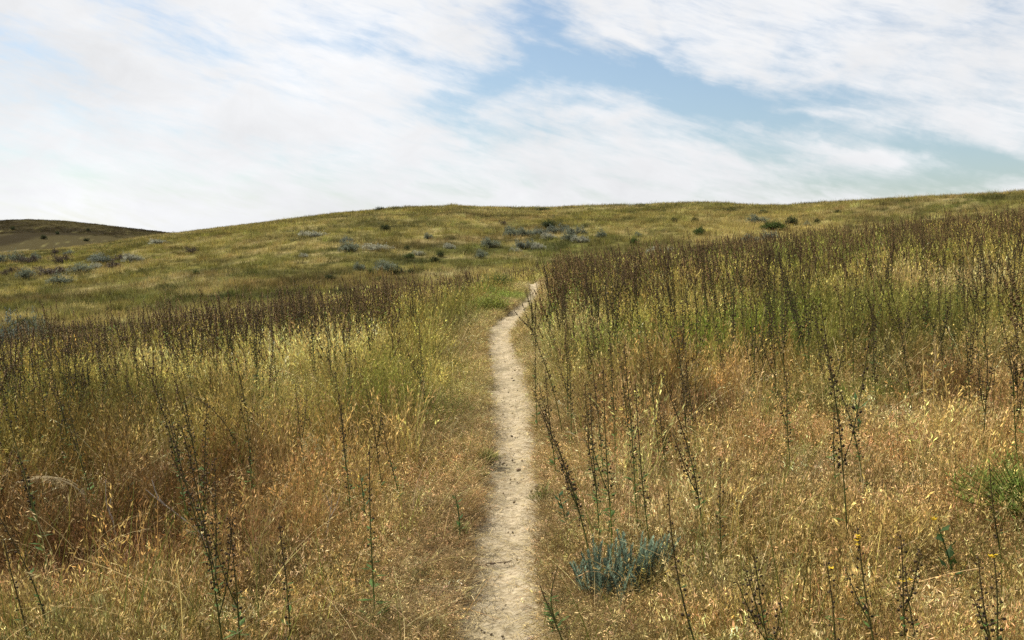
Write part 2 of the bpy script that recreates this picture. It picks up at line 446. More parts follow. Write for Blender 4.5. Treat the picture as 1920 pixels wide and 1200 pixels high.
# --- prototypes; colours are multipliers of the local grass colour
def rv(a, b): return random.uniform(a, b)
def blade(mb, base, az, lean, h, w, bend, c0, c1, seg=3):
    d = np.array([math.cos(az), math.sin(az), 0]); s = np.array([-d[1], d[0], 0])
    fa = rv(0, math.pi); s = np.array([math.cos(fa), math.sin(fa), 0])
    pts = []; ws = []; cs = []
    for i in range(seg+1):
        t = i/seg
        pts.append(np.array(base) + d*(lean*h*t + bend*h*t*t) + np.array([0, 0, h*(t - .5*bend*t*t)]))
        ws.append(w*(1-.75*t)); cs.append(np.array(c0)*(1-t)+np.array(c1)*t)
    mb.ribbon(pts, ws, s, cs)
    return pts[-1], pts[-1]-pts[-2]
def spikelet(mb, p, d, ln, w, c):
    d = np.asarray(d, float); d /= np.linalg.norm(d)+1e-9
    q = np.cross(d, np.array([rv(-1,1), rv(-1,1), rv(-1,1)])); q /= np.linalg.norm(q)+1e-9
    m = p+d*ln*.4
    mb.add([p, m-q*w*.5, p+d*ln, m+q*w*.5], [(0,1,2,3)], c)
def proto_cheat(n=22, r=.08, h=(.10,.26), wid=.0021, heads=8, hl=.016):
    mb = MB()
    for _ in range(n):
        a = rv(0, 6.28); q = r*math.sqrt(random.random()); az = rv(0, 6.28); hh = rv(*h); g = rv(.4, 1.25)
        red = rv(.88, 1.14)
        c0 = (.55*g, .48*g*red, .42*g); c1 = (1.05*g, g*red, .9*g)  # darker bases: brown litter tone plus painted shade deep in the tuft
        tip, td = blade(mb, (q*math.cos(a), q*math.sin(a), -.01), az, rv(.05, .45), hh, wid, rv(.05, .5), c0, c1)
        br_ = random.random() < .30; gl = rv(1.4, 2.2) if br_ else rv(.3, .95)  # pale heads painted as bright glints, the others as dark gaps
        for j in range(heads):
            dr = np.array([math.cos(az), math.sin(az), 0])*rv(.0, .5) + np.array([rv(-.4,.4), rv(-.4,.4), rv(-1.4, 1.4)]); gs = gl*rv(.6, 1.35)
            spikelet(mb, tip - td*rv(0, .9) + np.array([rv(-.012,.012), rv(-.012,.012), rv(-.01,.01)]), dr, hl*rv(.8,1.5), hl*(rv(.18,.27) if br_ else rv(.14,.22)), (gs*1.02, gs*red, gs*(1.15 if br_ else .9)))
    for _ in range(n//2):
        a = rv(0, 6.28); q = r*math.sqrt(random.random()); g = rv(.5, 1.1)
        blade(mb, (q*math.cos(a), q*math.sin(a), -.01), rv(0, 6.28), rv(.2, 1.2), rv(.06,.16), wid*1.7, rv(.1,.7), (g*.8,g*.7,g*.6), (g,g,g))
    return mb
def proto_tall(n=18, r=.09, h=(.22,.52), wid=.0036, heads=4, hl=.024, green=.6):
    mb = MB()
    for _ in range(n):
        a = rv(0, 6.28); q = r*math.sqrt(random.random()); az = rv(0, 6.28); hh = rv(*h); g = rv(.6, 1.3)
        k = rv(0, 1); g = g*rv(.6, 1.25)
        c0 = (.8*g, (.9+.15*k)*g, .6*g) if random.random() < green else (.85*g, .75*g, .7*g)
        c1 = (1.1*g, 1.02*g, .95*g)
        tip, td = blade(mb, (q*math.cos(a), q*math.sin(a), -.01), az, rv(.0, .28), hh, wid, rv(.0, .3), c0, c1)
        gl = rv(1.4, 2.0) if random.random() < .3 else rv(.4, 1.0)  # glints and dark gaps painted into the head colour here too
        for j in range(heads):
            spikelet(mb, tip - td*rv(-.1, .8), td/np.linalg.norm(td)+np.array([rv(-.5,.5), rv(-.5,.5), rv(-.6,.3)]), hl*rv(.7,1.5), hl*.26, (gl*1.05, gl*1.02, gl*.9))
    for _ in range(n//2):
        a = rv(0, 6.28); q = r*math.sqrt(random.random()); g = rv(.5, 1.1)
        blade(mb, (q*math.cos(a), q*math.sin(a), -.01), rv(0, 6.28), rv(.2, .8), rv(.1,.26), wid*1.4, rv(.1,.6), (g*.8,g*.85,g*.6), (g,g,g))
    return mb
def proto_far(n=40, r=.32, h=(.07,.24), wid=.010):
    mb = MB()
    for _ in range(n):
        a = rv(0, 6.28); q = r*math.sqrt(random.random()); g = rv(.4, 1.6)
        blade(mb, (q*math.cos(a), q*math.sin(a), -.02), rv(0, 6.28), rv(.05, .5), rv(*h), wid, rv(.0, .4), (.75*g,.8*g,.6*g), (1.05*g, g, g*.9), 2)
    return mb
def proto_herb(n=30, r=.12, h=(.10,.26)):
    mb = MB()
    for _ in range(n):
        a = rv(0, 6.28); q = r*math.sqrt(random.random()); g = rv(.6, 1.25); az = rv(0, 6.28)
        b = (q*math.cos(a), q*math.sin(a), -.01); hh = rv(*h)
        tip, td = blade(mb, b, az, rv(.0, .35), hh, .003, .15, (g*.8,g*.8,g*.7), (g,g,g))
        for j in range(5):
            p = np.array(b)*(1-(j+1)/6)+tip*(j+1)/6
            e = rv(0, 6.28)
            spikelet(mb, p, (math.cos(e), math.sin(e), rv(.1,.9)), rv(.015,.035), .004, (g, g*1.05, g))
    return mb
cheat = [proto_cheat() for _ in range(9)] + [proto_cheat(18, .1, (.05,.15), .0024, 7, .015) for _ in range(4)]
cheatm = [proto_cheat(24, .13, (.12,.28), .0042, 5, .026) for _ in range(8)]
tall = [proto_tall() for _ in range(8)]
tallm = [proto_tall(24, .14, (.22,.50), .0058, 3, .036, .5) for _ in range(8)]
farp = [proto_far() for _ in range(6)] + [proto_far(44, .25, (.16,.32), .011) for _ in range(2)]
farpp = [proto_far(44, .60, (.08,.26), .020) for _ in range(6)]

def sample(y0, y1, dens, umax=.66, xpad=1.2):
    """positions with about dens per square metre between the distances y0 and y1, a little wider than the view"""
    area = (y1-y0)*(umax*(y0+y1) + 2*xpad)
    n = int(area*dens)
    y = y0 + (y1-y0)*rng.random(n*2)
    hw = umax*y+xpad; keep = rng.random(n*2) < hw/(umax*y1+xpad)
    y = y[keep]; hw = hw[keep]
    x = (rng.random(len(y))*2-1)*hw
    m = min(len(x), n); return x[:m], y[:m]
CLEAR = []
for px, py, r_, s_ in ((1165,1100,.40,.6),(120,950,.3,.5),(350,1010,.3,.5),(1880,1030,.4,.4),(795,1100,.25,.8),(1062,1140,.2,.5),(862,1020,.2,.6),(780,1000,.2,.3),(1770,1075,.2,.5),(682,970,.2,.5)):
    q_ = hit(px, py, .1); CLEAR.append((q_[0], q_[1], r_, s_))
def lay(name, protos, sets, mat, height=1.0, jitter=.34, margin=0.02, lean=.15, picks=None, tall_by=None, recolor=None):
    X = np.concatenate([a for a, b in sets]); Y = np.concatenate([b for a, b in sets])
    d, w = path_d(X, Y); e = np.abs(d) - w*(1+.95*(fbm(X*2.6+5, Y*2.6, 3)-.5))
    keep = e > margin
    X, Y, e = X[keep], Y[keep], e[keep]
    c, far = tint(X, Y)
    n = len(X)
    if recolor is not None: c = c*.2+np.array([recolor])*.8
    c = c*np.exp(rng.normal(0, jitter, (n, 1)))*np.exp(rng.normal(0, .06, (n, 3)))
    c = np.minimum(c*(1.06+.16*sstep(7, 12, Y)*(1-far))[:, None], .62)  # mid-field tint brightened to make up for the grass shading itself
    s = rng.uniform(.75, 1.3, n)*height
    edge = sstep(0, .55, e)*.62+.38
    hh = s*edge*(.35+1.35*fbm(X/.55+60, Y/.55, 3))
    if tall_by is not None: hh = hh*tall_by(X, Y)
    for (ax, ay, ar, as_) in CLEAR: hh = hh*(1-as_*np.exp(-((X-ax)/ar)**2-((Y-ay)/ar)**2))
    P = np.stack([X, Y, Hground(X, Y)], -1)
    rot = np.stack([rng.normal(0, lean, n), rng.normal(0, lean, n), rng.random(n)*6.283], -1)
    scl = np.stack([s**.5*rng.uniform(.85,1.2,n), s**.5*rng.uniform(.85,1.2,n), hh], -1)
    pk = rng.integers(0, len(protos), n) if picks is None else picks(X, Y, e, rng)
    stuff(name, protos, P, rot, scl, pk, c, mat)

def marg(n, y0, y1, wid):
    y = y0+(y1-y0)*rng.random(n)**1.25; cx = np.interp(y, pys, pxs); w = np.interp(y, pys, pws)
    return cx + np.sign(rng.random(n)-.5)*(w*.95 + np.abs(rng.normal(0, wid, n))), y
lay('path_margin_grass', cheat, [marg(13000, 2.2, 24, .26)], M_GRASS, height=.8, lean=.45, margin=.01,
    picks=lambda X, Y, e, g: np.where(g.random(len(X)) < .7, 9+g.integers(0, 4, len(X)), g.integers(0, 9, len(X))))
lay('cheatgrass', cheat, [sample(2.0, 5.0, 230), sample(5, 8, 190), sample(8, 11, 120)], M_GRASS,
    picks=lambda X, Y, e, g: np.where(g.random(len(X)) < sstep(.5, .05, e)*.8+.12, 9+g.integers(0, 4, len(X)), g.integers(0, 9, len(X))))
tallmask = lambda x, y: rng.random(len(x)) < sstep(5.8, 8.8, y + 5*(fbm(x/2.5, y/2.5+11, 3)-.5))*.95+.05
def pickmask(xy):
    x, y = xy; m = tallmask(x, y); d, w = path_d(x, y)
    m &= (np.abs(d)-w > .25+.6*(d < 0)*(fbm(x+3, y, 2)))
    return x[m], y[m]
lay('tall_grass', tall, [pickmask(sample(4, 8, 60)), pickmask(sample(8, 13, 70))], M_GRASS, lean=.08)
def nearonly(xy):
    x, y = xy; n, f, d = layers(x, y); m = (n > f-.3); return x[m], y[m]
lay('meadow_grass', cheatm+tallm, [sample(11, 16, 52), sample(16, 23, 36), nearonly(sample(23, 36, 20))], M_GRASS, lean=.1, height=.9,
    picks=lambda X, Y, e, g: np.where(g.random(len(X)) < sstep(1.3, .3, e)*.8+.2, g.integers(0, 8, len(X)), 8+g.integers(0, 8, len(X))))
def faronly(xy):
    x, y = xy; n, f, d = layers(x, y); m = (f > n-.4); return x[m], y[m]
lay('hillside_grass', farp+farpp, [faronly(sample(20, 42, 11)), faronly(sample(42, 75, 6)), ], M_GRASS, lean=.1, picks=lambda X, Y, e, g: g.integers(0, 8, len(X)))
lay('hilltop_grass', farpp, [sample(75, 145, 2.6), sample(190, 260, 1.6)], M_GRASS, lean=.1)

# long pale straws and thin green stems tangled through the near grass
def proto_long(n, h, wid, c0, c1, heads, ln, bend=(.1,.9)):
    mb = MB()
    for _ in range(n):
        a = rv(0, 6.28); q = .12*math.sqrt(random.random()); g = rv(.6, 1.3); az = rv(0, 6.28)
        tip, td = blade(mb, (q*math.cos(a), q*math.sin(a), -.01), az, ln*rv(0,1), rv(*h), wid*rv(.7,1.3), rv(*bend), tuple(np.array(c0)*g), tuple(np.array(c1)*g), 6)
        for j in range(heads):
            spikelet(mb, tip-td*rv(0, 1.6), td/np.linalg.norm(td)+np.array([rv(-.7,.7), rv(-.7,.7), rv(-1,.3)]), rv(.015,.03), .005, tuple(np.array(c1)*rv(.8,1.4)))
    return mb
lay('long_straw', [proto_long(3, (.25,.55), .0042, (.6,.55,.45), (1.1,1.05,1.), 3, .7) for _ in range(8)], [sample(3.2, 8, 15), sample(8, 16, 9)], M_GRASS, lean=.2, height=1., recolor=(.46,.37,.19))
lay('green_stems', [proto_long(4, (.22,.55), .0045, (.9,1.,.7), (1.05,1.05,.9), 0, .3, (0,.25)) for _ in range(8)], [sample(3.2, 8, 13), sample(8, 18, 12)], M_GRASS, lean=.1, height=1.05, recolor=(.105,.125,.026))
# straw fallen on the path
def proto_straw():
    mb = MB()
    for _ in range(7):
        a = rv(0, 6.28); p = np.array([rv(-.09,.09), rv(-.09,.09), rv(.002,.012)]); ln = rv(.03,.12); g = rv(.6,1.3)
        d = np.array([math.cos(a), math.sin(a), rv(-.08,.1)]); s = np.array([-d[1], d[0], 0])
        mb.ribbon([p, p+d*ln*.5+np.array([0,0,.004]), p+d*ln], [.002,.0026,.001], s, (g,g,g))
    return mb
n = 3600
yy = 2+ 22*rng.random(n)**1.5; cx = np.interp(yy, pys, pxs); ww = np.interp(yy, pys, pws)
sd = np.sign(rng.random(n)-.5); off = ww*np.where(rng.random(n) < .8, rng.normal(1.05, .32, n), rng.random(n)*.95)
xx = cx+sd*off
P = np.stack([xx, yy, Hsurf(xx, yy)+.006], -1)
g = rng.uniform(.5, 1.1, (n, 1))
stuff('fallen_straw', [proto_straw() for _ in range(8)], P, np.stack([rng.normal(0,.1,n), rng.normal(0,.1,n), rng.random(n)*6.28], -1),
      np.ones((n, 3))*rng.uniform(.6, 1.2, (n, 1)), rng.integers(0, 8, n), np.array([[.50,.40,.21]])*g, M_GRASS)
# crumbs of soil on the path
cl = []
for _ in range(6):
    mb = MB(); mb.pod((0,0,0), 1, (rv(-1,1), rv(-1,1), rv(-1,1)), (1,1,1), True)
    mb.v = [tuple(np.array(v)*rv(.6,1.1)) for v in mb.v]; cl.append(mb)
n = 1000
yy = 2.5+14*rng.random(n)**1.4; cx = np.interp(yy, pys, pxs); ww = np.interp(yy, pys, pws)
xx = cx+ww*rng.uniform(-1.15, 1.15, n)
P = np.stack([xx, yy, Hsurf(xx, yy)+.002], -1)
s = rng.lognormal(math.log(.0042), .6, (n, 1))
stuff('soil_crumbs', cl, P, rng.random((n, 3))*6.28, np.concatenate([s, s, s*.7], 1), rng.integers(0, 6, n), np.array([[.20,.16,.11]])*rng.uniform(.5,1.2,(n,1)), M_WOOD if False else M_STALKS)

# lime-green herb patches
hx, hy = [], []
for (px, py, rx, ry, m) in ((1360,685,.7,.7,130), (715,785,.45,.5,60), (1640,660,1.3,1.2,70), (1590,775,.7,.35,40), (330,1000,.3,.2,8)):
    p = hit(px, py)
    hx.append(p[0]+rng.normal(0, rx*.6, m)); hy.append(p[1]+rng.normal(0, ry*.6, m))
hx = np.concatenate(hx); hy = np.concatenate(hy)
d, w = path_d(hx, hy); kk = np.abs(d) > w*1.1; hx, hy = hx[kk], hy[kk]
n = len(hx)
stuff('green_herbs', [proto_herb() for _ in range(5)], np.stack([hx, hy, Hground(hx, hy)], -1), np.stack([rng.normal(0,.1,n), rng.normal(0,.1,n), rng.random(n)*6.28], -1),
      np.ones((n,3))*rng.uniform(.7,1.25,(n,1)), rng.integers(0,5,n), np.array([[.115,.165,.028]])*np.exp(rng.normal(0,.25,(n,1))), M_HERB)

# ------------------------------------------------------------------ seed stalks
POD=(.050,.033,.017); STEMG=(.120,.150,.036); STEMB=(.080,.056,.025); LEAFG=(.070,.125,.028); YELF=(.80,.55,.04)
def curve_pts(h, lean, bend, m=9, wob=.022):
    ph = rv(0, 6.28); out = []
    for i in range(m):
        t = i/(m-1)
        out.append(np.array([lean[0]*t + bend[0]*t*t + wob*math.sin(ph+5*t)*t, lean[1]*t + bend[1]*t*t + wob*math.cos(ph*1.3+4*t)*t, h*t]))
    return out
def at_pts(pts, t):
    f = t*(len(pts)-1); i = min(int(f), len(pts)-2); f -= i
    return pts[i]*(1-f)+pts[i+1]*f, (pts[i+1]-pts[i])/(np.linalg.norm(pts[i+1]-pts[i])+1e-9)
def stalk_meshes(h=1.1, lean=(0,0), bend=(0,0), branches=1, leafy=1.0, podn=46, fine=True, green=.5, flowers=0, t0=.42, podr=.0052, pts=None):
    st, lf = MB(), MB(); pds = []; fls = []
    pts = pts or curve_pts(h, lean, bend)
    m = len(pts)
    def colr(t): return tuple(np.array(STEMG)*(1-t)*(.6+green) + np.array(STEMB)*t)
    st.tube(pts, [.0041*(1-.66*i/(m-1)) for i in range(m)], [colr((i/(m-1))**1.8) for i in range(m)], 5 if fine else 3)
    lines = [(pts, t0, 1.0, podn)]
    for b in range(branches):
        tb = rv(.28, .55); p, d = at_pts(pts, tb); a = rv(0, 6.28); L = h*rv(.28, .5)
        sp_ = rv(.18, .4)
        bp = [p + d*L*q + np.array([math.cos(a), math.sin(a), 0])*L*sp_*(q**.75) for q in np.linspace(0, 1, 6)]
        st.tube(bp, [.003*(1-.65*i/5) for i in range(6)], [colr(.4+.1*i) for i in range(6)], 4 if fine else 3)
        lines.append((bp, .25, 1.0, int(podn*.5)))
    for (pp, a0, a1, nn) in lines:
        pd = MB(); pds.append(pd)
        rp = [at_pts(pp, q)[0] for q in np.linspace(max(a0-.02, 0), .995, 7)]
        pd.tube(rp, [(.0041 if pp is pts else .003)*(1-.66*q)+.0004 for q in np.linspace(a0, 1, 7)], [colr(.45+.55*q) for q in np.linspace(0, 1, 7)], 5 if fine else 3)
        ph = rv(0, 6.28); gap = rv(.1, .9); miss = rv(.0, .25)
        for j in range(nn):
            if random.random() < miss or abs(j/nn-gap) < .05: continue
            t = a0+(a1-a0)*(j+rv(-.3,.3))/nn; t = min(max(t, 0), 1)
            p, d = at_pts(pp, t); an = ph + j*2.4+rv(-.7,.7)
            out = np.array([math.cos(an), math.sin(an), rv(.25,.7)]); out /= np.linalg.norm(out)
            ln = rv(.009, .019)*(1.15-.55*t); e = p+out*ln; r = podr*rv(.6,1.3)*(1.12-.5*t)
            if fine: st.tube([p, e], [.0009, .0008], STEMB, 3)
            g = rv(.6, 1.6); cpod = (POD[0]*g, POD[1]*g, POD[2]*g)
            if fine: pd.pod(e+out*r*.7, r, out, cpod, True)
            else: pd.pod(p+out*ln*.6, r*1.25, d*1.0+out*.35, cpod, False); pd.v[-6:] = [tuple(p+out*ln*.6 + (np.array(q)-(p+out*ln*.6))*np.array([.72,.72,1.35])) for q in pd.v[-6:]]
    for j in range(int(26*leafy)):
        t = rv(.06, .62); p, d = at_pts(pts, t); an = rv(0, 6.28); ln = rv(.030,.080)*(1.25-t); g = rv(.7,1.5)
        lf.leaf(p, (math.cos(an), math.sin(an), rv(.2,.9)), (-math.sin(an), math.cos(an), 0), ln, ln*rv(.22,.36), (LEAFG[0]*g, LEAFG[1]*g, LEAFG[2]*g))
    for j in range(flowers):
        fl = MB(); fls.append(fl)
        t = rv(.82, 1.0); p, d = at_pts(pts, t); an = rv(0, 6.28); o_ = np.array([math.cos(an), math.sin(an), .3])*.012
        for q in range(5):
            b = an + q*1.2566; fl.leaf(p+o_, (math.cos(b), math.sin(b), .35), (-math.sin(b), math.cos(b), 0), rv(.010,.014), .010, YELF, .0)
    return st, pds, lf, fls
def stalk_object(st, pd, lf, fl, loc, rz=0.):
    root = link('mullein_stalk', None); root.location = loc; root.rotation_euler = (0, 0, rz)
    link('stem', to_mesh('stem', st, M_PLANT), root)
    for q in pd: link('seed_head', to_mesh('seed_head', q, M_PLANT), root)
    if lf.v: link('foliage', to_mesh('foliage', lf, M_LEAF), root)
    for q in fl: link('flower', to_mesh('flower', q, M_LEAF), root)
    return root
def copy_tree(o, parent=None):
    c = o.copy(); COL.objects.link(c); c.parent = parent
    for ch in list(o.children): copy_tree(ch, c)
    return c

# hero stalks: foot and tip where the photo shows them, seen as points of the field
HERO = [ # base, tip, branches, leafy, pods, green, flowers, bow, label
((1118,1045),(1012,770),2,.5,60,.5,0,.02,'branched seed stalk leaning left over the path edge, rooted behind the sagebrush'),
((1128,1000),(1108,735),1,2.2,50,.8,0,0,'leafy-footed seed stalk just behind the left plumes of the sagebrush'),
((1152,1012),(1130,690),1,2.4,52,.9,0,0,'tall upright seed stalk with a leafy green foot directly behind the sagebrush'),
((1198,972),(1172,640),0,2.2,55,.9,0,0,'tallest of the seed stalks standing behind the sagebrush, bright green lower stem'),
((1224,1018),(1186,715),0,.6,48,.5,0,0,'slim seed stalk leaning left just behind the right plumes of the sagebrush'),
((1325,1006),(1240,692),1,.7,64,.1,0,.02,'black-podded stalk leaning left, a stride to the right of the sagebrush'),
((1356,1024),(1342,850),0,.8,26,.5,0,0,'short seed stalk beside the foot of the black-podded leaning stalk'),
((1345,1235),(1258,915),0,.1,26,.1,0,-.02,'bare stalk with widely spaced black pods rising before the sagebrush, leaning left'),
((1297,830),(1268,608),1,.3,74,.0,2,0,'dense dark double spike tipped with yellow on the right of the path'),
((1306,800),(1284,640),0,.3,50,.1,0,0,'thin dark stalk touching the right flank of the dense dark double spike'),
((1195,870),(1158,640),0,.9,58,.6,0,0,'seed stalk midway between the path and the dense dark double spike'),
((1242,835),(1208,600),0,.5,56,.3,0,0,'long straight seed stalk next left of the dense dark double spike'),
((1256,880),(1236,752),2,.4,30,.1,0,0,'short forked stalk with brown pods in front of the dense dark double spike'),
((1156,860),(1146,640),0,1.0,54,.7,0,0,'green-stemmed stalk in the row along the right path edge, fifth from the path'),
((1135,885),(1116,700),0,1.2,46,.7,0,0,'green leafy stalk in the row along the right path edge, fourth from the path'),
((1106,865),(1099,715),0,.7,40,.4,0,0,'upright stalk in the row along the right path edge, third from the path'),
((1110,740),(1098,600),1,.6,56,.3,0,0,'dark thick stalk behind the row along the right path edge'),
((1066,765),(1060,600),0,.6,52,.4,0,0,'slender stalk rising from the pale grass right of the path bend'),
((1073,795),(1066,640),1,.8,54,.5,0,0,'forked stalk rising from the pale grass right of the path bend'),
((1045,850),(1022,690),3,.8,34,.1,0,0,'bushy dark brown stalk with three branches at the right path edge'),
((1008,765),(1001,600),0,.9,52,.6,0,0,'green stalk closest to the path on its right side below the bend'),
((1485,835),(1470,690),1,.7,48,.3,0,0,'seed stalk standing alone to the right of the lime-green herb patch'),
((1570,895),(1561,755),0,1.4,34,.7,0,0,'green leafy stalk alone in the golden grass of the right meadow'),
((1647,740),(1634,560),0,.7,62,.2,0,0,'tall dark stalk at the left end of the dark stand in the right meadow'),
((1716,745),(1688,575),0,.6,60,.2,0,.0,'left-leaning dark stalk in the middle of the dark stand in the right meadow'),
((1775,705),(1758,520),3,.4,70,.0,0,0,'thickest nearly black branching stalk in front of the bare straw patch'),
((1822,755),(1806,530),2,.5,62,.1,0,0,'dark two-branched stalk just right of the nearly black branching one'),
((1848,745),(1833,600),0,.7,46,.3,0,0,'thin stalk at the right end of the dark stand in the right meadow'),
((1912,765),(1915,575),4,.6,60,.0,0,0,'bushy dark many-branched stalk above the feathery green bush'),
((1578,1228),(1550,1045),0,.4,24,.1,1,0,'near stalk with scattered black pods and one yellow flower low on the right'),
((1660,1222),(1610,985),1,.5,26,.4,4,0,'near stalk topped by several yellow flowers, left of the broad-leaved weed'),
((1708,1218),(1676,990),1,.4,40,.2,0,0,'near dark-podded stalk between two yellow-flowered stalks'),
((1733,1218),(1704,1062),0,.4,28,.5,2,0,'shorter near stalk with orange-yellow flowers below the broad-leaved weed'),
((1880,1228),(1836,1040),1,.3,26,.2,0,0,'near forked stalk leaning left below the feathery green bush'),
((1877,1226),(1869,1028),0,.4,26,.4,3,0,'near stalk carrying two bright yellow flowers below the feathery green bush'),
((1463,1228),(1404,1030),3,.9,30,.5,0,0,'near branching stalk with small round pods and pale green leaflets'),
((1886,1022),(1842,862),0,.2,18,.0,0,0,'bare reddish stalk crossing the feathery green bush'),
((106,1205),(-2,945),0,.5,26,.5,0,.02,'near bare green stalk slanting steeply left, the outermost on the left'),
((69,1212),(4,1010),0,.3,22,.2,0,0,'near thin stalk slanting left beside the outermost green one'),
((428,1228),(344,790),3,.6,66,.2,0,.01,'tall three-branched stalk with many black pods crossing the bare white twigs'),
((452,1216),(440,960),1,.9,30,.6,0,0,'green stalk close to the right of the tall three-branched one'),
((424,1130),(316,850),0,.3,40,.1,0,.02,'dark stalk leaning left behind the bare white twigs'),
((386,935),(327,690),1,.4,58,.1,0,.01,'dense dark stalk behind the bare white twigs, top leaning left'),
((460,885),(356,735),0,.3,52,.1,0,-.10,'dark arching stalk whose tip bows over to the left'),
((186,935),(92,715),1,.6,54,.2,0,.01,'leaning dark stalk above the bent pale straw arcs'),
((280,855),(252,670),0,.7,46,.4,0,0,'straight stalk between the bent straw arcs and the arching stalk'),
((580,905),(548,720),1,.5,40,.2,0,0,'dark stalk beside the pale drooping grass plumes'),
((655,905),(629,695),0,.4,64,.1,0,0,'dense black-podded stalk right of the pale drooping grass plumes'),
((721,905),(690,725),1,.3,36,.0,0,0,'sparse brown stalk over the light green herb patch on the left'),
((803,768),(783,600),2,2.0,60,.8,0,0,'thick green multi-stemmed stalk nearest the path on its left side'),
((657,785),(652,610),0,2.4,44,1.,0,0,'bright green leafy stalk in the yellow grass left of the path'),
((703,1122),(688,820),0,1.2,38,.7,0,0,'tall solitary green stalk in the rusty grass left of the path'),
((756,916),(714,780),0,.8,22,.4,0,0,'short leaning stalk in golden grass between the solitary green stalk and the path'),
((660,958),(640,755),0,.8,44,.6,0,0,'green stalk next to the blue-green leafy weed'),
((548,1192),(528,975),0,.5,26,.3,0,0,'thin stalk alone in the rusty grass, left of the solitary green stalk'),
((1063,1130),(1042,1052),0,1.6,5,.9,0,-.02,'small leafy green stem at the right path edge before the sagebrush'),
((1076,1186),(1016,1092),0,.4,6,.5,0,0,'short leaning stem at the near right edge of the path'),
]
hero_pos = []
for (b, t, br, lf, pn, gr, fl, bow, lab) in HERO:
    b2 = (b[0], min(b[1], 1199)) if b[1] < 1200 else b
    p = hit(b2[0], b2[1], .15 if b2[1] > 850 else .22)
    r = ray(*t); q = r*(p[1]/r[1]) + np.array([0, 0, EYE])
    h = q[2]-p[2]; dx = q[0]-p[0]
    pts = []
    dy = rv(-.05, .05); ph = rv(0, 6.28)
    for i in range(10):
        s = i/9
        if bow < -.05:   # arching
            pts.append(np.array([dx*s**2.2, dy*s, h*(1.25*s-.25*s*s*s) if s < .8 else h*(1.25*s-.25*s**3)]))
        else:
            pts.append(np.array([dx*s + bow*math.sin(math.pi*s)*2 + .008*math.sin(ph+5*s)*s, dy*s, h*s]))
    near = p[1] < 9
    m = stalk_meshes(h, (0,0), (0,0), br, lf, int(pn*1.15), True, gr, fl, .36, (.0057 if near else .0070), pts)
    o = stalk_object(*m, loc=(p[0], p[1], p[2]-.01))
    tag(o, lab, 'weed', 'seed stalks standing in the meadow')
    hero_pos.append((p[0], p[1]))

def stalk_density(x, y):
    d, w = path_d(x, y); a = np.abs(d)-w
    n = fbm(x/1.6+31, y/1.6+12, 3); n2 = fbm(x/5+3, y/5+44, 2)
    base = 2.1 + 6.*sstep(6.5, 11, y) + 5.5*sstep(13, 20, y)
    base = base*(.3+.7*sstep(.34, .58, n))*(.5+n2)*1.2*np.where(d < 0, 1.+.9*sstep(9, 13, y), 1.+.8*sstep(13, 17, y))
    ml = np.where(d < 0, sstep(.6, 2.0, a), sstep(.05, .25, a) if False else sstep(.05+.25*(y > 13), .3+.5*(y > 13), a))
    u = x/np.maximum(y, 1)
    crest = tab(np.clip(u, -.6, .6), CX, CY)
    base = base*sstep(crest+5, crest+1.5, y)*np.where((d > 0) & (a < 1.1) & (y > 7) & (y < 18), 1.6, 1.)
    # the open straw patch and bare grass near the viewer
    base = base*np.where(y < 7.5, np.where(x < 0, .8, .55), 1)
    return base*ml
x, y = sample(4.2, 36, 24)
keep = rng.random(len(x)) < stalk_density(x, y)/24
x, y = x[keep], y[keep]
hp = np.array(hero_pos)
dm = np.min(np.hypot(x[:, None]-hp[None, :, 0], y[:, None]-hp[None, :, 1]), axis=1)
x, y = x[dm > .12], y[dm > .12]
u = x/y
hs = rng.uniform(.62, 1.12, len(x))*(.98+.08*sstep(-.25, .25, u)+.12*fbm(x/2, y/2, 2))*(1-.27*sstep(13, 22, y))
infr = np.abs(u) < .52
size = np.where(infr, hs/y, 0)
order = np.argsort(-size)
N_IND = 300-len(HERO)
ind = order[:N_IND]; rest = order[N_IND:]
# variants of the ordinary stalk
VAR = []
for i in range(28):
    br = [0,0,1,1,2,0,3,1,0,2,0,1,0,1][i%14]; lfy = [1.4,.4,.8,.3,.6,1.8,.4,1,.5,.3,2.,.7,.2,1.2][i%14]; gr = [.8,.3,.5,.1,.4,.9,.1,.6,.4,.2,.9,.5,.3,.7][i%14]
    ln = (rv(-.20,.12), rv(-.10,.10)); bd = (rv(-.16,.10), rv(-.06,.06))
    VAR.append((stalk_meshes(1.0, ln, bd, br, lfy, random.randint(24,60), True, gr, 0, rv(.3,.5), .0068), br, lfy, gr, ln[0]+bd[0]))
protos_o = []
LAND = [((1165,1050),'the sagebrush'),((1890,930),'the feathery green bush'),((1770,1010),'the broad-leaved weed'),((110,920),'the bent straw arcs'),
        ((350,970),'the bare white twigs'),((1360,685),'the lime-green herb patch'),((935,600),'the lime-green bush'),((937,640),'the path bend'),
        ((945,1047),'the twig on the path'),((1785,580),'the bare straw patch'),((455,870),'the arching stalk'),((1297,820),'the dense dark double spike'),
        ((803,765),'the thick green multi-stemmed stalk'),((703,1115),'the solitary green stalk'),((600,850),'the pale drooping grass plumes'),
        ((720,785),'the light green herb patch'),((1570,890),'the lone leafy stalk'),((1775,705),'the nearly black branching stalk'),
        ((657,785),'the bright green leafy stalk'),((1045,850),'the bushy brown stalk'),((430,745),'the pale yellow grass'),
        ((1640,660),'the dark green herbs'),((185,935),'the stalk above the straw arcs'),((40,660),'the grey sage thicket')]
LP = [(hit(*a), nme) for a, nme in LAND]
used_labels = {}
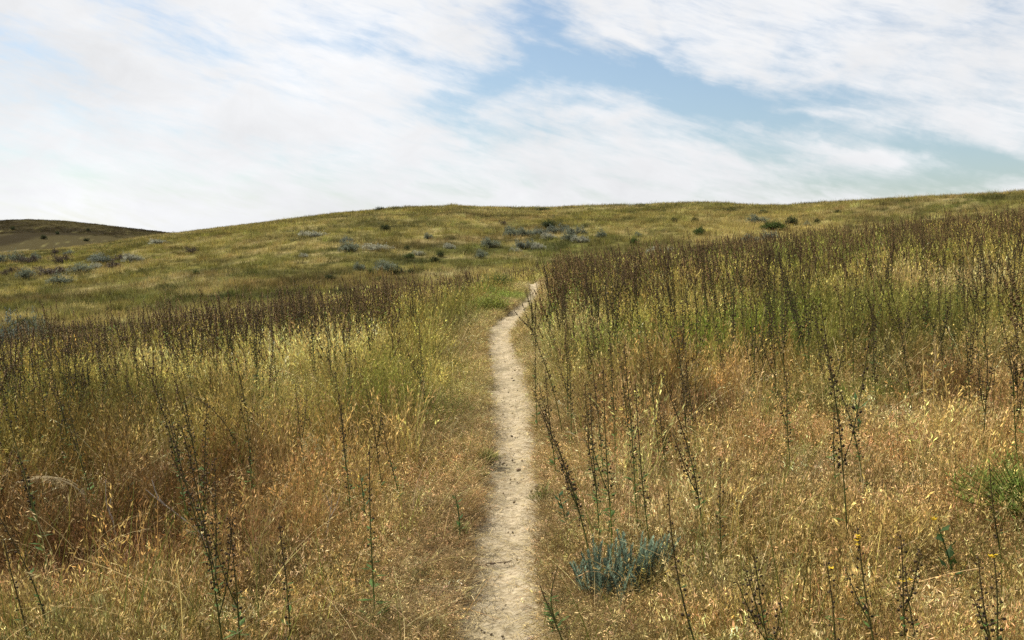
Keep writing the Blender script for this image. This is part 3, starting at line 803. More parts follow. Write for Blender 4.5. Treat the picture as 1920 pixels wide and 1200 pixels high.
def auto_label(x, y, hh, v):
    _, br, lfy, gr, ln = VAR[v]
    size = 'tall' if hh > 1.0 else ('short' if hh < .8 else 'mid-high')
    look = 'leafy green' if gr > .7 else ('blackish' if gr < .15 else ('greenish' if gr > .35 else 'brown'))
    brs = {0:'unbranched',1:'forked',2:'three-spiked',3:'bushy'}[br]
    ds = sorted((math.hypot(p[0]-x, (p[1]-y)*.8), i) for i, (p, nme) in enumerate(LP))
    cands = []
    for dd, i in ds[:3]:
        p, nme = LP[i]; dx, dy = x-p[0], y-p[1]
        side = ('right of' if dx > 0 else 'left of') if abs(dx) > abs(dy)*.6 else ('behind' if dy > 0 else 'in front of')
        far = 'just' if dd < .5 else ('a step' if dd < 1.1 else ('two steps' if dd < 2. else ('some way' if dd < 4 else 'far')))
        cands.append(f'{size} {look} {brs} seed stalk {far} {side} {nme}')
    for c in cands:
        if c not in used_labels: used_labels[c] = 1; return c
    return cands[0]
first = {}
for i in ind:
    v = int(rng.integers(0, len(VAR)))
    hh = float(hs[i]); z = float(Hground(x[i], y[i]))-.01
    if v not in first:
        o = stalk_object(*VAR[v][0], loc=(x[i], y[i], z)); first[v] = o
    else:
        o = copy_tree(first[v]); o.location = (x[i], y[i], z)
    o.scale = (1.0, 1.0, hh); o.rotation_euler = (rng.normal(0,.03), rng.normal(-.02,.03), rng.normal(0,.5))
    tag(o, auto_label(x[i], y[i], hh, v), 'weed', 'seed stalks standing in the meadow')
# the rest, past 300: one mass
sp_m = []
for i in range(24):
    st, pd, lf, fl = stalk_meshes(rv(.85,1.1), (rv(-.18,.08), rv(-.1,.1)), (rv(-.12,.08), rv(-.05,.05)), random.choice([0,1,1,2,3]), rv(.3,1.2), random.randint(28,62), False, rv(0,1.), 0, rv(.3,.6), .0088)
    mb = MB()
    for q in [st, lf]+pd: mb.add(q.v, q.f, q.c)
    sp_m.append(mb)
n = len(rest); X, Y = x[rest], y[rest]
tn = np.ones((n,3))*np.exp(rng.normal(0,.25,(n,1)))*(1+.9*sstep(.45,.75,rng.random((n,1))))*np.array([[1.18,1.06,.86]])*.98
# narrower stems far away would vanish below a pixel; thickness is scaled only by the plant's own vigour
stuff('weed_stalks', sp_m, np.stack([X, Y, Hground(X, Y)-.01], -1), np.stack([rng.normal(0,.04,n), rng.normal(-.03,.04,n), rng.normal(0,.6,n)], -1),
      np.stack([rng.uniform(.9,1.45,n), rng.uniform(.9,1.45,n), hs[rest]*rng.uniform(.75,1.12,n)], -1), rng.integers(0,24,n), tn, M_STALKS)

# ------------------------------------------------------------------ bushes
SAGE=(.200,.225,.150); SAGEB=(.165,.190,.145); DGREEN=(.042,.058,.016); DEAD=(.080,.058,.042); GRN=(.075,.110,.024); SAGEP=(.38,.38,.28)
def bush_meshes(col, n=190, flat=.7, leaf=.085, wood=(.07,.055,.04), seed=0, up=.6):
    rs = random.Random(seed); fo, st = MB(), MB()
    lob = [(rs.uniform(-.38,.38), rs.uniform(-.38,.38), rs.uniform(.4,1.0)) for _ in range(6)]
    for _ in range(n):
        lx, ly, lh = rs.choice(lob); a = rs.uniform(0, 6.28); e = rs.random()**.5
        hgt = lh*flat*(1-.5*e*e)*rs.uniform(.45, 1.05)
        top = np.array([lx+.30*e*math.cos(a), ly+.30*e*math.sin(a), hgt])
        base = np.array([lx*.25, ly*.25, 0.])
        if rs.random() < .4: st.tube([base, base*.5+top*.5+np.array([0,0,.03]), top], [.012,.008,.004], wood, 3)
        g = rs.uniform(.55, 1.4)
        for j in range(9):
            q = top + np.array([rs.uniform(-.06,.06), rs.uniform(-.06,.06), rs.uniform(-.14,.05)])
            b = rs.uniform(0, 6.28); gg = g*rs.uniform(.8,1.2)
            fo.leaf(q, (math.cos(b)*(1-up), math.sin(b)*(1-up), rs.uniform(.1,1)), (-math.sin(b), math.cos(b), 0), leaf*rs.uniform(.6,1.3), leaf*.34, tuple(np.array(col)*gg), .1)
    return fo, st
KIND = {}
def bush_kind(key, name, col, **kw):
    KIND[key] = (name, [(to_mesh('foliage', a, M_LEAF), to_mesh('branch', b, M_WOOD)) for a, b in (bush_meshes(col, seed=s*7+len(KIND), **kw) for s in range(3))])
bush_kind('s', 'sagebrush', SAGE, flat=.75); bush_kind('b', 'sagebrush', SAGEB, flat=.8); bush_kind('p', 'sagebrush', SAGEP, flat=.5)
bush_kind('d', 'green_shrub', DGREEN, flat=.7); bush_kind('g', 'green_shrub', GRN, flat=.65); bush_kind('x', 'dead_shrub', DEAD, flat=.6, n=150)
BUSH = [ # px, base py, width px, kind, label
(188,489,30,'b','round blue-grey sagebrush, the biggest of the thicket at the foot of the brown hill'),
(231,486,27,'x','dark brown shrub touching the round blue-grey sagebrush on its right'),
(213,499,27,'x','low brown shrub in front of the round blue-grey sagebrush'),
(93,511,40,'x','widest dark brown shrub of the thicket below the brown hill'),
(112,528,34,'s','pale green sagebrush just below the widest dark brown shrub'),
(150,508,28,'s','grey sagebrush between the widest brown shrub and the round blue-grey one'),
(113,491,22,'x','small brown shrub above the widest dark brown shrub'),
(128,477,13,'b','tiny blue-grey sagebrush standing apart above the thicket'),
(103,474,13,'x','tiny brown shrub beside the tiny blue-grey sagebrush'),
(52,493,24,'x','brown shrub in the upper row of the thicket, left of a grey gap'),
(33,488,20,'s','grey sagebrush in the upper row of the thicket beside the brown one'),
(7,490,20,'b','blue-grey sagebrush at the outer end of the thicket upper row'),
(65,485,14,'s','small grey sagebrush tucked behind the upper row of the thicket'),
(23,510,18,'x','brown shrub in the lower row of the thicket'),
(47,518,20,'s','grey sagebrush in the lower row of the thicket'),
(3,514,14,'x','small brown shrub at the outer end of the thicket lower row'),
(175,500,18,'p','pale sagebrush in the dry grass before the round blue-grey one'),
(255,488,26,'p','pale straw-grey sagebrush at the right end of the thicket'),
(358,472,20,'x','lone grey-brown shrub on the open slope right of the thicket'),
(368,509,13,'g','small green shrub alone in the olive grass below the lone grey-brown one'),
(303,455,30,'p','low pale sagebrush near the saddle between the two hills'),
(587,440,42,'p','long low pale sagebrush high on the left shoulder of the hill'),
(567,478,17,'p','pale sagebrush tuft below the left shoulder of the hill'),
(618,523,20,'d','round dark green shrub just above the left weed crest'),
(550,528,11,'d','small dark green shrub left of the round one above the weed crest'),
(40,610,24,'d','dark green shrub at the edge of the left weed stand'),
(713,394,24,'d','flat dark shrub on the skyline, leftmost on the hilltop'),
(743,392,20,'d','dark shrub on the skyline right of the flat one'),
(775,393,11,'d','tiny dark shrub on the skyline at the highest rise'),
(722,431,19,'d','dark green shrub alone in the gold grass under the skyline shrubs'),
(803,444,15,'s','small grey sagebrush midway up the slope'),
(647,452,20,'b','blue-grey sagebrush above the wide flat sage clump'),
(655,468,34,'s','wide flat sage clump on the left of the slope'),
(707,465,42,'p','pale spreading sagebrush right of the wide flat sage clump'),
(762,464,13,'d','small dark shrub right of the pale spreading sagebrush'),
(767,479,18,'g','green shrub below the small dark one'),
(785,474,19,'p','pale tuft of sagebrush beside the green shrub'),
(825,477,16,'d','upright dark green shrub in the middle of the slope'),
(815,486,14,'d','low dark shrub just below the upright dark green one'),
(673,502,20,'s','grey-green sagebrush left of the large lower clump'),
(693,509,17,'g','green shrub leaning against the large lower clump'),
(722,506,40,'s','large pale sagebrush of the lower clump above the weed crest'),
(740,510,34,'d','dark green shrub in front of the large pale sagebrush'),
(768,509,16,'d','small dark green shrub at the right end of the lower clump'),
(712,521,16,'g','green shrub lowest under the lower clump'),
(920,460,32,'s','grey sagebrush left of the swale below the sage carpet'),
(840,462,22,'p','faint pale sagebrush between the upright dark shrub and the swale'),
(984,461,28,'b','blue-grey sagebrush directly above where the path ends'),
(967,468,18,'p','pale sagebrush leaning on the blue-grey one above the path end'),
(1007,463,26,'p','pale low sagebrush right of the blue-grey one above the path end'),
(903,480,22,'s','sagebrush in the green grass left above the path end'),
(943,419,14,'x','grey-brown shrub left of the sage carpet'),
(1027,424,32,'d','dark green shrub at the top edge of the sage carpet'),
(958,441,26,'s','sagebrush at the left end of the sage carpet'),
(985,439,28,'s','second sagebrush from the left end of the sage carpet'),
(1010,437,28,'b','blue-grey sagebrush in the left half of the sage carpet'),
(1032,444,30,'p','pale sagebrush in the centre front of the sage carpet'),
(1046,434,28,'b','blue-grey sagebrush in the centre back of the sage carpet'),
(1062,446,30,'s','grey sagebrush in the right front of the sage carpet'),
(1078,437,30,'b','blue-grey sagebrush in the right back of the sage carpet'),
(1090,450,26,'p','pale sagebrush at the right end of the sage carpet'),
(1124,441,20,'s','detached sagebrush right of the sage carpet'),
(1062,485,15,'d','dark shrub just above the weed crest right of the path'),
(1157,402,15,'d','dark shrub below the skyline right of the sage carpet'),
(1187,453,18,'g','green shrub on the slope above the right weed crest'),
(1197,440,13,'s','small grey sagebrush behind the green shrub on the right slope'),
(1253,472,54,'p','broad pale sagebrush peeping over the right weed crest'),
(1243,398,22,'d','dark shrub under the skyline above the broad pale sagebrush'),
(1263,414,13,'d','small dark shrub below the one under the skyline'),
(1108,391,12,'d','pointed dark shrub on the skyline at the hill centre'),
(1017,393,40,'d','long low dark shrub on the skyline dip'),
(1302,414,14,'d','small dark shrub left of the straw swale'),
(1310,436,24,'g','green shrub on the left bank of the straw swale'),
(1360,395,60,'d','long dark green shrub band under the skyline above the straw swale'),
(1430,398,22,'d','dark shrub at the right end of the long band under the skyline'),
(1423,416,32,'s','grey sagebrush on the far bank of the straw swale'),
(1445,427,46,'g','spreading green shrub below the grey sagebrush of the far bank'),
(1483,419,22,'d','dark shrub at the right end of the spreading green one'),
(1510,402,13,'d','dark shrub above the far bank of the swale'),
(1510,420,13,'s','small sagebrush right of the far-bank dark shrub'),
(1532,415,12,'d','tiny dark shrub farther right along the far bank'),
(1582,378,14,'d','round dark shrub alone on the right skyline'),
(1570,395,17,'d','dark shrub just beneath the round one on the right skyline'),
(1443,446,30,'b','blue-grey sagebrush rising above the right weed crest'),
(1413,453,32,'s','grey sagebrush left of the blue-grey one above the right weed crest'),
(23,430,9,'d','dark shrub near the top of the brown distant hill'),
(82,447,10,'d','dark shrub low on the face of the brown distant hill'),
(163,451,9,'d','dark shrub at the right foot of the brown distant hill'),
(107,438,8,'d','dark shrub in the middle of the brown distant hill'),
(165,432,7,'d','dark shrub on the right shoulder of the brown distant hill'),
(12,655,60,'b','blue-grey sagebrush at the outer edge of the left weed stand'),
(62,650,50,'s','second grey sagebrush sunk in the left weed stand'),
]
bfirst = {}
for i, (px, py, wp, kd, lab) in enumerate(BUSH):
    p = hit(px, py, .12)
    if p is None: p = hit(px, py+4, .12)
    if p is None: continue
    nme, meshes = KIND[kd]; v = i % 3
    key = (kd, v)
    W = wp/F*p[1]*(1.15 if py > 405 else .9)*(1.3 if px < 275 and py > 465 else 1.)
    if key not in bfirst:
        o = link(nme, None); link('foliage', meshes[v][0], o); link('branch', meshes[v][1], o); bfirst[key] = o
    else: o = copy_tree(bfirst[key])
    hgt = min(max(W, .35), 1.1)*(.62 if wp > 26 else .85)
    o.location = (p[0], p[1], p[2]-.03); o.scale = (W, W, hgt*(1.35 if py > 405 else .85)*(1.7 if px < 70 and py > 640 else 1.)); o.rotation_euler = (0, 0, i*2.1)
    tag(o, lab, 'shrub', 'shrubs scattered over the hillside')

# sagebrush at the path
def spikes(mb, stm, base, d, ln, col, rs, n=80, lw=.0062, ll=.034):
    d = np.array(d, float); d /= np.linalg.norm(d)
    side = np.cross(d, (0.3,1,0)); side /= np.linalg.norm(side)
    bow = np.array([rs.uniform(-.05,.05), rs.uniform(-.05,.05), 0])
    pt = lambda t: np.asarray(base)+d*ln*t+bow*t*t
    stm.tube([pt(0), pt(.5), pt(1)], [.003,.0022,.001], (.10,.09,.06), 4)
    g0 = rs.uniform(.5, 1.3)
    for j in range(n):
        t = .15+.85*j/n; a = j*2.4+rs.uniform(-.4,.4)
        o_ = np.array([math.cos(a), math.sin(a), 0]); dirn = d*1.0+o_*1.0*(1-.4*t)
        g = g0*rs.uniform(.7,1.35)
        mb.leaf(pt(t), dirn, np.cross(dirn, (0,0,1.)), ll*(1.15-.6*t)*rs.uniform(.8,1.2), lw, tuple(np.array(col)*g), 0)
rs = random.Random(3)
p0 = hit(1165, 1085, .08)
o = tag(link('sagebrush', None), 'blue-green sagebrush with upright feathery plumes at the right edge of the path', 'shrub'); o.location = p0
shoots = []
for (px, py, tx, ty) in [(1098,1085,1088,1048),(1108,1090,1100,1040),(1118,1080,1110,1022),(1112,1070,1106,1030),(1128,1080,1128,1040),(1140,1085,1138,1050),(1150,1075,1148,1020),(1155,1085,1160,1060),
      (1150,1060,1154,1006),(1165,1080,1170,1045),(1172,1075,1176,1012),(1180,1078,1182,1040),(1188,1075,1190,1022),(1195,1075,1200,1005),(1200,1078,1206,1000),(1206,1075,1214,1022),(1210,1078,1220,1012),
      (1216,1072,1226,1020),(1228,1065,1242,1006),(1234,1062,1254,1002),(1130,1100,1122,1070),(1160,1100,1164,1072),(1190,1090,1194,1060),(1140,1070,1136,1034),(1204,1070,1210,1030),(1092,1078,1082,1060),(1185,1070,1184,1008),(1145,1095,1150,1066),(1124,1072,1118,1012),(1222,1068,1232,1028)]:
    for q in range(2):
        b = hit(px+rs.uniform(-6,6), py+8+rs.uniform(-6,6), .08); r = ray(tx+rs.uniform(-7,7), ty+rs.uniform(-6,12)); t = r*(b[1]/r[1])+np.array([0,0,EYE]); t[1] += rs.uniform(-.05,.05)
        fo, stt = MB(), MB(); b[2] -= .01
        spikes(fo, stt, b-p0, t-b, np.linalg.norm(t-b), (.25,.34,.24), rs)
        shoots.append((fo, stt))
fo, stt = MB(), MB()
for a, b in shoots: fo.add(a.v, a.f, a.c); stt.add(b.v, b.f, b.c)
link('foliage', to_mesh('foliage', fo, M_LEAF), o); link('branch', to_mesh('branch', stt, M_WOOD), o)

def feathery(px, py, W, Hh, col, n, label, name='green_bush', seed=1, group=None, leafl=.05, dn=8):
    rs = random.Random(seed); p = hit(px, py); fo, st = MB(), MB()
    for i in range(n):
        a = rs.uniform(0, 6.28); e = rs.random()**.6
        top = np.array([W*.5*e*math.cos(a), W*.5*e*math.sin(a), Hh*(1-.45*e*e)*rs.uniform(.55,1.05)])
        base = np.array([top[0]*.2, top[1]*.2, 0])
        mid = base*.45+top*.55+np.array([0,0,.08*Hh])
        g = rs.uniform(.6,1.35); c = tuple(np.array(col)*g)
        st.tube([base, mid, top], [.0028,.002,.001], tuple(np.array(col)*.7), 3)
        for j in range(dn):
            t = rs.uniform(.45,1.0); q = mid+(top-mid)*(t-.45)/.55 if t > .5 else mid
            b = rs.uniform(0, 6.28)
            fo.leaf(q, (math.cos(b), math.sin(b), rs.uniform(.1,1.2)), (-math.sin(b), math.cos(b), 0), leafl*rs.uniform(.6,1.3), leafl*.12, tuple(np.array(c)*rs.uniform(.8,1.2)), .05)
    o = link(name, None); o.location = (p[0], p[1], p[2]-.02)
    link('foliage', to_mesh('foliage', fo, M_LEAF), o); link('branch', to_mesh('branch', st, M_LEAF), o)
    tag(o, label, 'bush', group); return o
feathery(1945, 995, .85, .42, (.185,.245,.045), 340, 'feathery green bush in the rusty grass at the far right', leafl=.045)
feathery(915, 590, .95, .42, (.30,.33,.065), 240, 'lime-green bush on the left side where the path bends away', leafl=.09, seed=4)
feathery(905, 566, .8, .45, (.20,.24,.045), 160, 'mid-green bush behind the lime-green one by the path end', leafl=.1, seed=5)
feathery(930, 548, 1.0, .55, (.12,.16,.03), 200, 'dark green bush at the crest where the path disappears', leafl=.1, seed=6)
feathery(862, 575, .5, .5, (.17,.20,.045), 80, 'narrow green bush left of the bushes at the path end', leafl=.1, seed=7)
feathery(795, 1092, .16, .09, (.15,.16,.045), 40, 'low dark green tuft on the bare patch left of the path', name='herb_tuft', leafl=.03, seed=8)
feathery(864, 1012, .15, .12, (.24,.23,.07), 36, 'yellow-green tuft overhanging the left path edge', name='herb_tuft', leafl=.04, seed=9)
feathery(1062, 1150, .10, .08, (.10,.16,.03), 24, 'small bright green tuft at the near right path edge', name='herb_tuft', leafl=.04, seed=10)
feathery(888, 905, .22, .13, (.26,.24,.065), 50, 'olive tuft on the left path edge beside the golden grass', name='herb_tuft', leafl=.05, seed=12)
feathery(914, 868, .2, .12, (.24,.23,.06), 44, 'green-olive tuft farther up the left path edge', name='herb_tuft', leafl=.05, seed=13)
feathery(1022, 950, .2, .16, (.20,.20,.05), 32, 'thin olive tuft on the right path edge', name='herb_tuft', leafl=.05, seed=14)

def leafy_weed(base, top, col, nleaf, ll, lw, label, flower=False, seed=0):
    rs = random.Random(seed); p = hit(base[0], base[1], .12); r = ray(*top); q = r*(p[1]/r[1])+np.array([0,0,EYE]); v = q-p
    st, lf, fl = MB(), MB(), MB()
    pts = [v*t+np.array([.01*math.sin(4*t), 0, 0]) for t in np.linspace(0,1,7)]
    st.tube(pts, [.005*(1-.6*i/6) for i in range(7)], tuple(np.array(col)*.8), 5)
    for i in range(nleaf):
        t = .35+.65*i/nleaf; a = i*2.4+rs.uniform(-.3,.3); pp, d = at_pts(pts, t); g = rs.uniform(.7,1.4)
        lf.leaf(pp, (math.cos(a), math.sin(a), rs.uniform(.5,1.1)), (-math.sin(a), math.cos(a), 0), ll*rs.uniform(.7,1.2), lw, tuple(np.array(col)*g), .1)
    o = link('leafy_weed', None); o.location = p
    link('stem', to_mesh('stem', st, M_PLANT), o); link('foliage', to_mesh('foliage', lf, M_LEAF), o)
    if flower:
        for b in range(6):
            an = b*1.047; fl.leaf(pts[-1]+np.array([-.02,0,.02]), (math.cos(an), math.sin(an), 1.), (-math.sin(an), math.cos(an), 0), .022, .014, YELF, 0)
        link('flower', to_mesh('flower', fl, M_LEAF), o)
    tag(o, label, 'weed')
leafy_weed((1795,1075),(1763,985),(.045,.085,.022),9,.075,.036,'dark broad-leaved weed with a yellow bud among rusty grass',True,1)
leafy_weed((682,965),(678,890),(.060,.130,.045),14,.055,.018,'blue-green leafy weed in rusty grass left of the path',False,2)
leafy_weed((1608,815),(1606,745),(.055,.110,.035),12,.10,.02,'green weed with spreading narrow leaves in the right meadow',False,3)
leafy_weed((240,950),(243,905),(.045,.095,.03),9,.05,.02,'small dark leafy weed beside the bare white twigs',False,4)
leafy_weed((1063,975),(1050,925),(.045,.105,.040),12,.05,.022,'dark leafy weed on the right path edge behind the tuft',False,5)
leafy_weed((860,985),(857,930),(.060,.12,.03),10,.045,.014,'small green weed near the left path edge',False,6)

# pale bent straws, bare twigs
def strand(mb, pix, Y, r0, r1, col, dy=0.):
    pts = []
    for i, (px, py) in enumerate(pix):
        r = ray(px, py); pts.append(r*((Y+dy*i)/r[1])+np.array([0,0,EYE]))
    # refine with Catmull-Rom
    out = []
    n = len(pts)
    for i in range(n-1):
        a, b, c, d = pts[max(i-1,0)], pts[i], pts[i+1], pts[min(i+2,n-1)]
        for t in np.linspace(0, 1, 5, endpoint=False):
            out.append(.5*((2*b)+(-a+c)*t+(2*a-5*b+4*c-d)*t*t+(-a+3*b-3*c+d)*t**3))
    out.append(pts[-1]); m = len(out)
    mb.tube(out, [r0+(r1-r0)*i/(m-1) for i in range(m)], col, 4); return out
def straw_thing(name, label, cat, base, strands, col, r=(.0028,.0008), tufts=True):
    p = hit(base[0], base[1], .12); mb, hd = MB(), MB()
    for k, pix in enumerate(strands):
        g = rv(.8,1.15); out = strand(mb, pix, p[1]+rv(-.05,.05), r[0], r[1], tuple(np.array(col)*g), rv(-.01,.01))
        if tufts:
            for q in out[len(out)//2:]:
                for _ in range(3): spikelet(hd, q, np.array([rv(-1,.2), rv(-.5,.5), rv(-.9,.2)]), rv(.05,.10), .0035, tuple(np.array(col)*rv(.7,1.2)))
    o = link(name, None); o.location = p
    mb.v = [tuple(np.array(v)-p) for v in mb.v]; hd.v = [tuple(np.array(v)-p) for v in hd.v]
    link('stem', to_mesh('stem', mb, M_PLANT), o)
    if hd.v: link('seed_head', to_mesh('seed_head', hd, M_LEAF), o)
    tag(o, label, cat); return o
PALE=(.56,.44,.24); WHITE=(.42,.36,.29)
straw_thing('bent_straw','golden straw stems bent over into arcs low on the left','dry grass',(172,950),
   [[(172,950),(160,930),(140,912),(115,900),(85,893),(50,900)],[(168,948),(150,922),(125,905),(95,896),(60,894)],[(170,945),(152,916),(120,898),(80,896),(35,905)]],PALE,(.006,.002))
straw_thing('bare_twig','long bare whitish twig leaning left across the tall three-branched stalk','twig',(400,1025),
   [[(400,1025),(370,995),(340,970),(300,940),(270,915)],[(385,1012),(362,1000),(342,993)],[(310,948),(295,930),(285,900)],[(395,1030),(380,1010),(365,985)]],WHITE,(.0058,.002),False)
straw_thing('bare_twig','short bare pale twig standing bent beside the straw arcs','twig',(225,1025),
   [[(225,1025),(216,1000),(212,975),(200,945),(198,900)],[(213,980),(205,960),(208,935)]],WHITE,(.0045,.0016),False)
straw_thing('bare_twig','forked bare pale twig between the drooping plumes and the solitary green stalk','twig',(612,1000),
   [[(612,1000),(618,970),(622,940),(625,915)],[(618,972),(630,950),(638,925)],[(620,955),(612,930),(600,910)]],WHITE,(.0028,.0008),False)
straw_thing('dry_grass_stem','tall pale stem with side shoots in front of the nearly black branching stalk','dry grass',(1750,770),
   [[(1750,775),(1751,730),(1750,690),(1756,665),(1765,640)],[(1750,695),(1735,680),(1720,668)],[(1750,685),(1765,690)]],PALE,(.0035,.001),False)
straw_thing('dry_grass_stem','pair of pale straws leaning left before the dark stand in the right meadow','dry grass',(1710,745),
   [[(1710,745),(1690,718),(1665,702),(1648,692)],[(1800,745),(1780,720),(1755,705),(1730,690)]],PALE,(.003,.001),False)
straw_thing('dry_grass_stem','pale straw leaning right beside the dark two-branched stalk','dry grass',(1812,705),
   [[(1812,705),(1822,685),(1838,655)],[(1776,735),(1785,700),(1792,670)]],PALE,(.004,.0015),False)
straw_thing('dry_grass_stem','pale straw slanting up to the right above the feathery green bush','dry grass',(1885,775),
   [[(1885,775),(1900,757),(1918,742)],[(1900,760),(1906,765)]],PALE,(.0035,.0015),False)
straw_thing('dry_grass_stem','broad pale blade leaning left in gold grass, right of the lone leafy stalk','dry grass',(1618,925),
   [[(1618,925),(1615,895),(1611,868)],[(1617,925),(1619,905),(1618,885)]],PALE,(.004,.0015),False)
straw_thing('dry_grass_stem','arching pale stem left of the dense dark double spike','dry grass',(1240,760),
   [[(1240,760),(1232,735),(1220,718),(1205,710),(1190,708)]],PALE,(.003,.001),False)
straw_thing('dry_grass_stem','long pale stem trailing right below the dense dark double spike','dry grass',(1325,820),
   [[(1325,822),(1310,805),(1290,788),(1268,775)]],PALE,(.003,.001),False)
straw_thing('dry_grass_stem','arching pale stem behind the row along the right path edge','dry grass',(1150,785),
   [[(1150,785),(1138,768),(1122,752),(1100,742)]],PALE,(.003,.001),False)
straw_thing('dry_grass_stem','long pale stem leaning left above the arching dark stalk','dry grass',(278,800),
   [[(278,800),(265,775),(250,755),(230,740)]],PALE,(.003,.001),False)
straw_thing('dry_grass_stem','two straws leaning left in the yellow-green grass right of the lime herbs','dry grass',(1398,805),
   [[(1398,805),(1390,785),(1380,770)],[(1362,770),(1350,745),(1338,725)],[(1350,770),(1334,745),(1322,728)]],PALE,(.003,.001),False)
# drooping oat-like plumes
def plume(px, py, tx, ty, label, seed, k=26):
    rs = random.Random(seed); p = hit(px, py, .15); r = ray(tx, ty); q = r*(p[1]/r[1])+np.array([0,0,EYE]); v = q-p
    st, hd = MB(), MB(); sgn = rs.choice([-1,1])
    pts = [v*t+np.array([sgn*.06*t**4, 0, -.03*t**5]) for t in np.linspace(0,1,9)]
    st.tube(pts, [.0022*(1-.6*i/8) for i in range(9)], (.30,.26,.08), 4)
    for j in range(k):
        t = .72+.28*j/k; pp, d = at_pts(pts, t); spikelet(hd, pp, np.array([sgn*rs.uniform(-.2,.9), rs.uniform(-.5,.5), rs.uniform(-.9,.3)]), rs.uniform(.018,.035), .007, tuple(np.array((.62,.50,.24))*rs.uniform(.7,1.2)))
    o = link('grass_plume', None); o.location = p
    link('stem', to_mesh('stem', st, M_PLANT), o); link('seed_head', to_mesh('seed_head', hd, M_LEAF), o)
    tag(o, label, 'grass', 'pale drooping grass plumes')
for i, (a, b, c, d, lab) in enumerate([(577,900,553,815,'leftmost pale drooping plume of the group, curled to the left'),(596,905,585,812,'second pale plume from the left, beside the curled one'),
    (612,915,598,800,'tallest pale plume in the middle of the drooping group'),(622,915,607,808,'pale plume leaning on the tallest one from the right'),(640,905,630,803,'pale plume right of the tall pair'),(640,930,633,828,'rightmost pale plume of the drooping group, shorter'),
    (600,790,598,690,'pale plume in the yellow grass behind the drooping group'),(640,790,637,672,'tall pale plume behind, next to the bright green leafy stalk'),(524,800,522,700,'pale plume in the yellow grass far left of the bright green leafy stalk')]):
    plume(a, b, c, d, lab, i)

# things lying on the path
def lump(name, px, py, size, col, label, cat, squash=.6, seed=0):
    rs = random.Random(seed); mb = MB()
    ico = []
    import bmesh
    bm = bmesh.new(); bmesh.ops.create_icosphere(bm, subdivisions=2, radius=1)
    for v in bm.verts:
        c = v.co; k = .8+.35*float(fbm(np.array(c.x*1.3+seed*3+5), np.array(c.y*1.3+c.z*2+7), 2)); ico.append((c.x*size*k*1.2, c.y*size*k*.9, c.z*size*k*squash))
    mb.add(ico, [tuple(v.index for v in f.verts) for f in bm.faces], col); bm.free()
    p = hit(px, py); z = float(Hsurf(p[0], p[1]))
    o = link(name, to_mesh(name, mb, M_WOOD, True)); o.location = (p[0], p[1], z+size*.2); o.rotation_euler = (0,0,seed)
    tag(o, label, cat)
lump('stone', 996, 1184, .018, (.26,.21,.17), 'grey stone low on the right half of the path', 'stone', seed=1)
lump('stone', 1013, 1125, .016, (.16,.12,.09), 'dark stone at the right path edge near the leafy stem', 'stone', seed=2)
lump('stone', 874, 998, .020, (.30,.27,.25), 'pale stone at the left path edge under the overhanging tuft', 'stone', seed=3)
lump('stone', 972, 872, .018, (.30,.22,.14), 'brown clod in the middle of the path where it narrows', 'stone', seed=4)
lump('stone', 955, 1190, .010, (.2,.15,.1), 'tiny dark clod in the path centre nearest the viewer', 'stone', seed=5)
p = hit(945, 1047); st = MB()
for a in ([(-.09,.01),(-.04,.0),(.0,.004),(.035,.0)], [(.0,.004),(.02,.02),(.04,.03)], [(-.05,0),(-.07,-.02)]):
    st.tube([np.array([q[0], q[1], .008+.004*i]) for i, q in enumerate(a)], [.0035-.0005*i for i in range(len(a))], (.11,.075,.045), 5)
o = link('fallen_twig', to_mesh('fallen_twig', st, M_WOOD)); o.location = (p[0], p[1], float(Hsurf(p[0], p[1]))); tag(o, 'small dark forked twig lying across the middle of the path', 'twig')

# ------------------------------------------------------------------ sky
w = bpy.data.worlds.new('World'); SC.world = w; w.use_nodes = True
nt = w.node_tree; nt.nodes.clear(); L = nt.links.new
SUN_EL = math.radians(50); SUN_AZ = math.radians(-62)      # azimuth from +Y, clockwise seen from above
sky = nd(nt, 'ShaderNodeTexSky', sky_type='NISHITA'); sky.sun_disc = False; sky.sun_elevation = SUN_EL; sky.sun_rotation = SUN_AZ
sky.dust_density = 1.2; sky.ozone_density = 1.5; sky.air_density = 1.0
tc = nd(nt, 'ShaderNodeTexCoord')
def val(s):
    return s
def mth(op, a, b=None, c=None, clamp=False):
    n = nd(nt, 'ShaderNodeMath', operation=op); n.use_clamp = clamp
    for i, q in enumerate((a, b, c)):
        if q is None: continue
        if isinstance(q, (int, float)): n.inputs[i].default_value = q
        else: L(q, n.inputs[i])
    return n.outputs[0]
sx = nd(nt, 'ShaderNodeSeparateXYZ'); L(tc.outputs['Generated'], sx.inputs[0])
dx, dy, dz = sx.outputs
az = mth('ARCTAN2', dx, dy); hyp = mth('SQRT', mth('ADD', mth('MULTIPLY', dx, dx), mth('MULTIPLY', dy, dy)))
el = mth('ARCTAN2', dz, hyp)
def vec(x, y, z=0.):
    n = nd(nt, 'ShaderNodeCombineXYZ')
    for i, q in enumerate((x, y, z)):
        if isinstance(q, (int, float)): n.inputs[i].default_value = q
        else: L(q, n.inputs[i])
    return n.outputs[0]
def noise(v, s, det=6, ro=.55, dist=0.):
    n = nd(nt, 'ShaderNodeTexNoise'); n.inputs['Scale'].default_value = s; n.inputs['Detail'].default_value = det; n.inputs['Roughness'].default_value = ro; n.inputs['Distortion'].default_value = dist
    L(v, n.inputs['Vector']); return n.outputs['Fac']
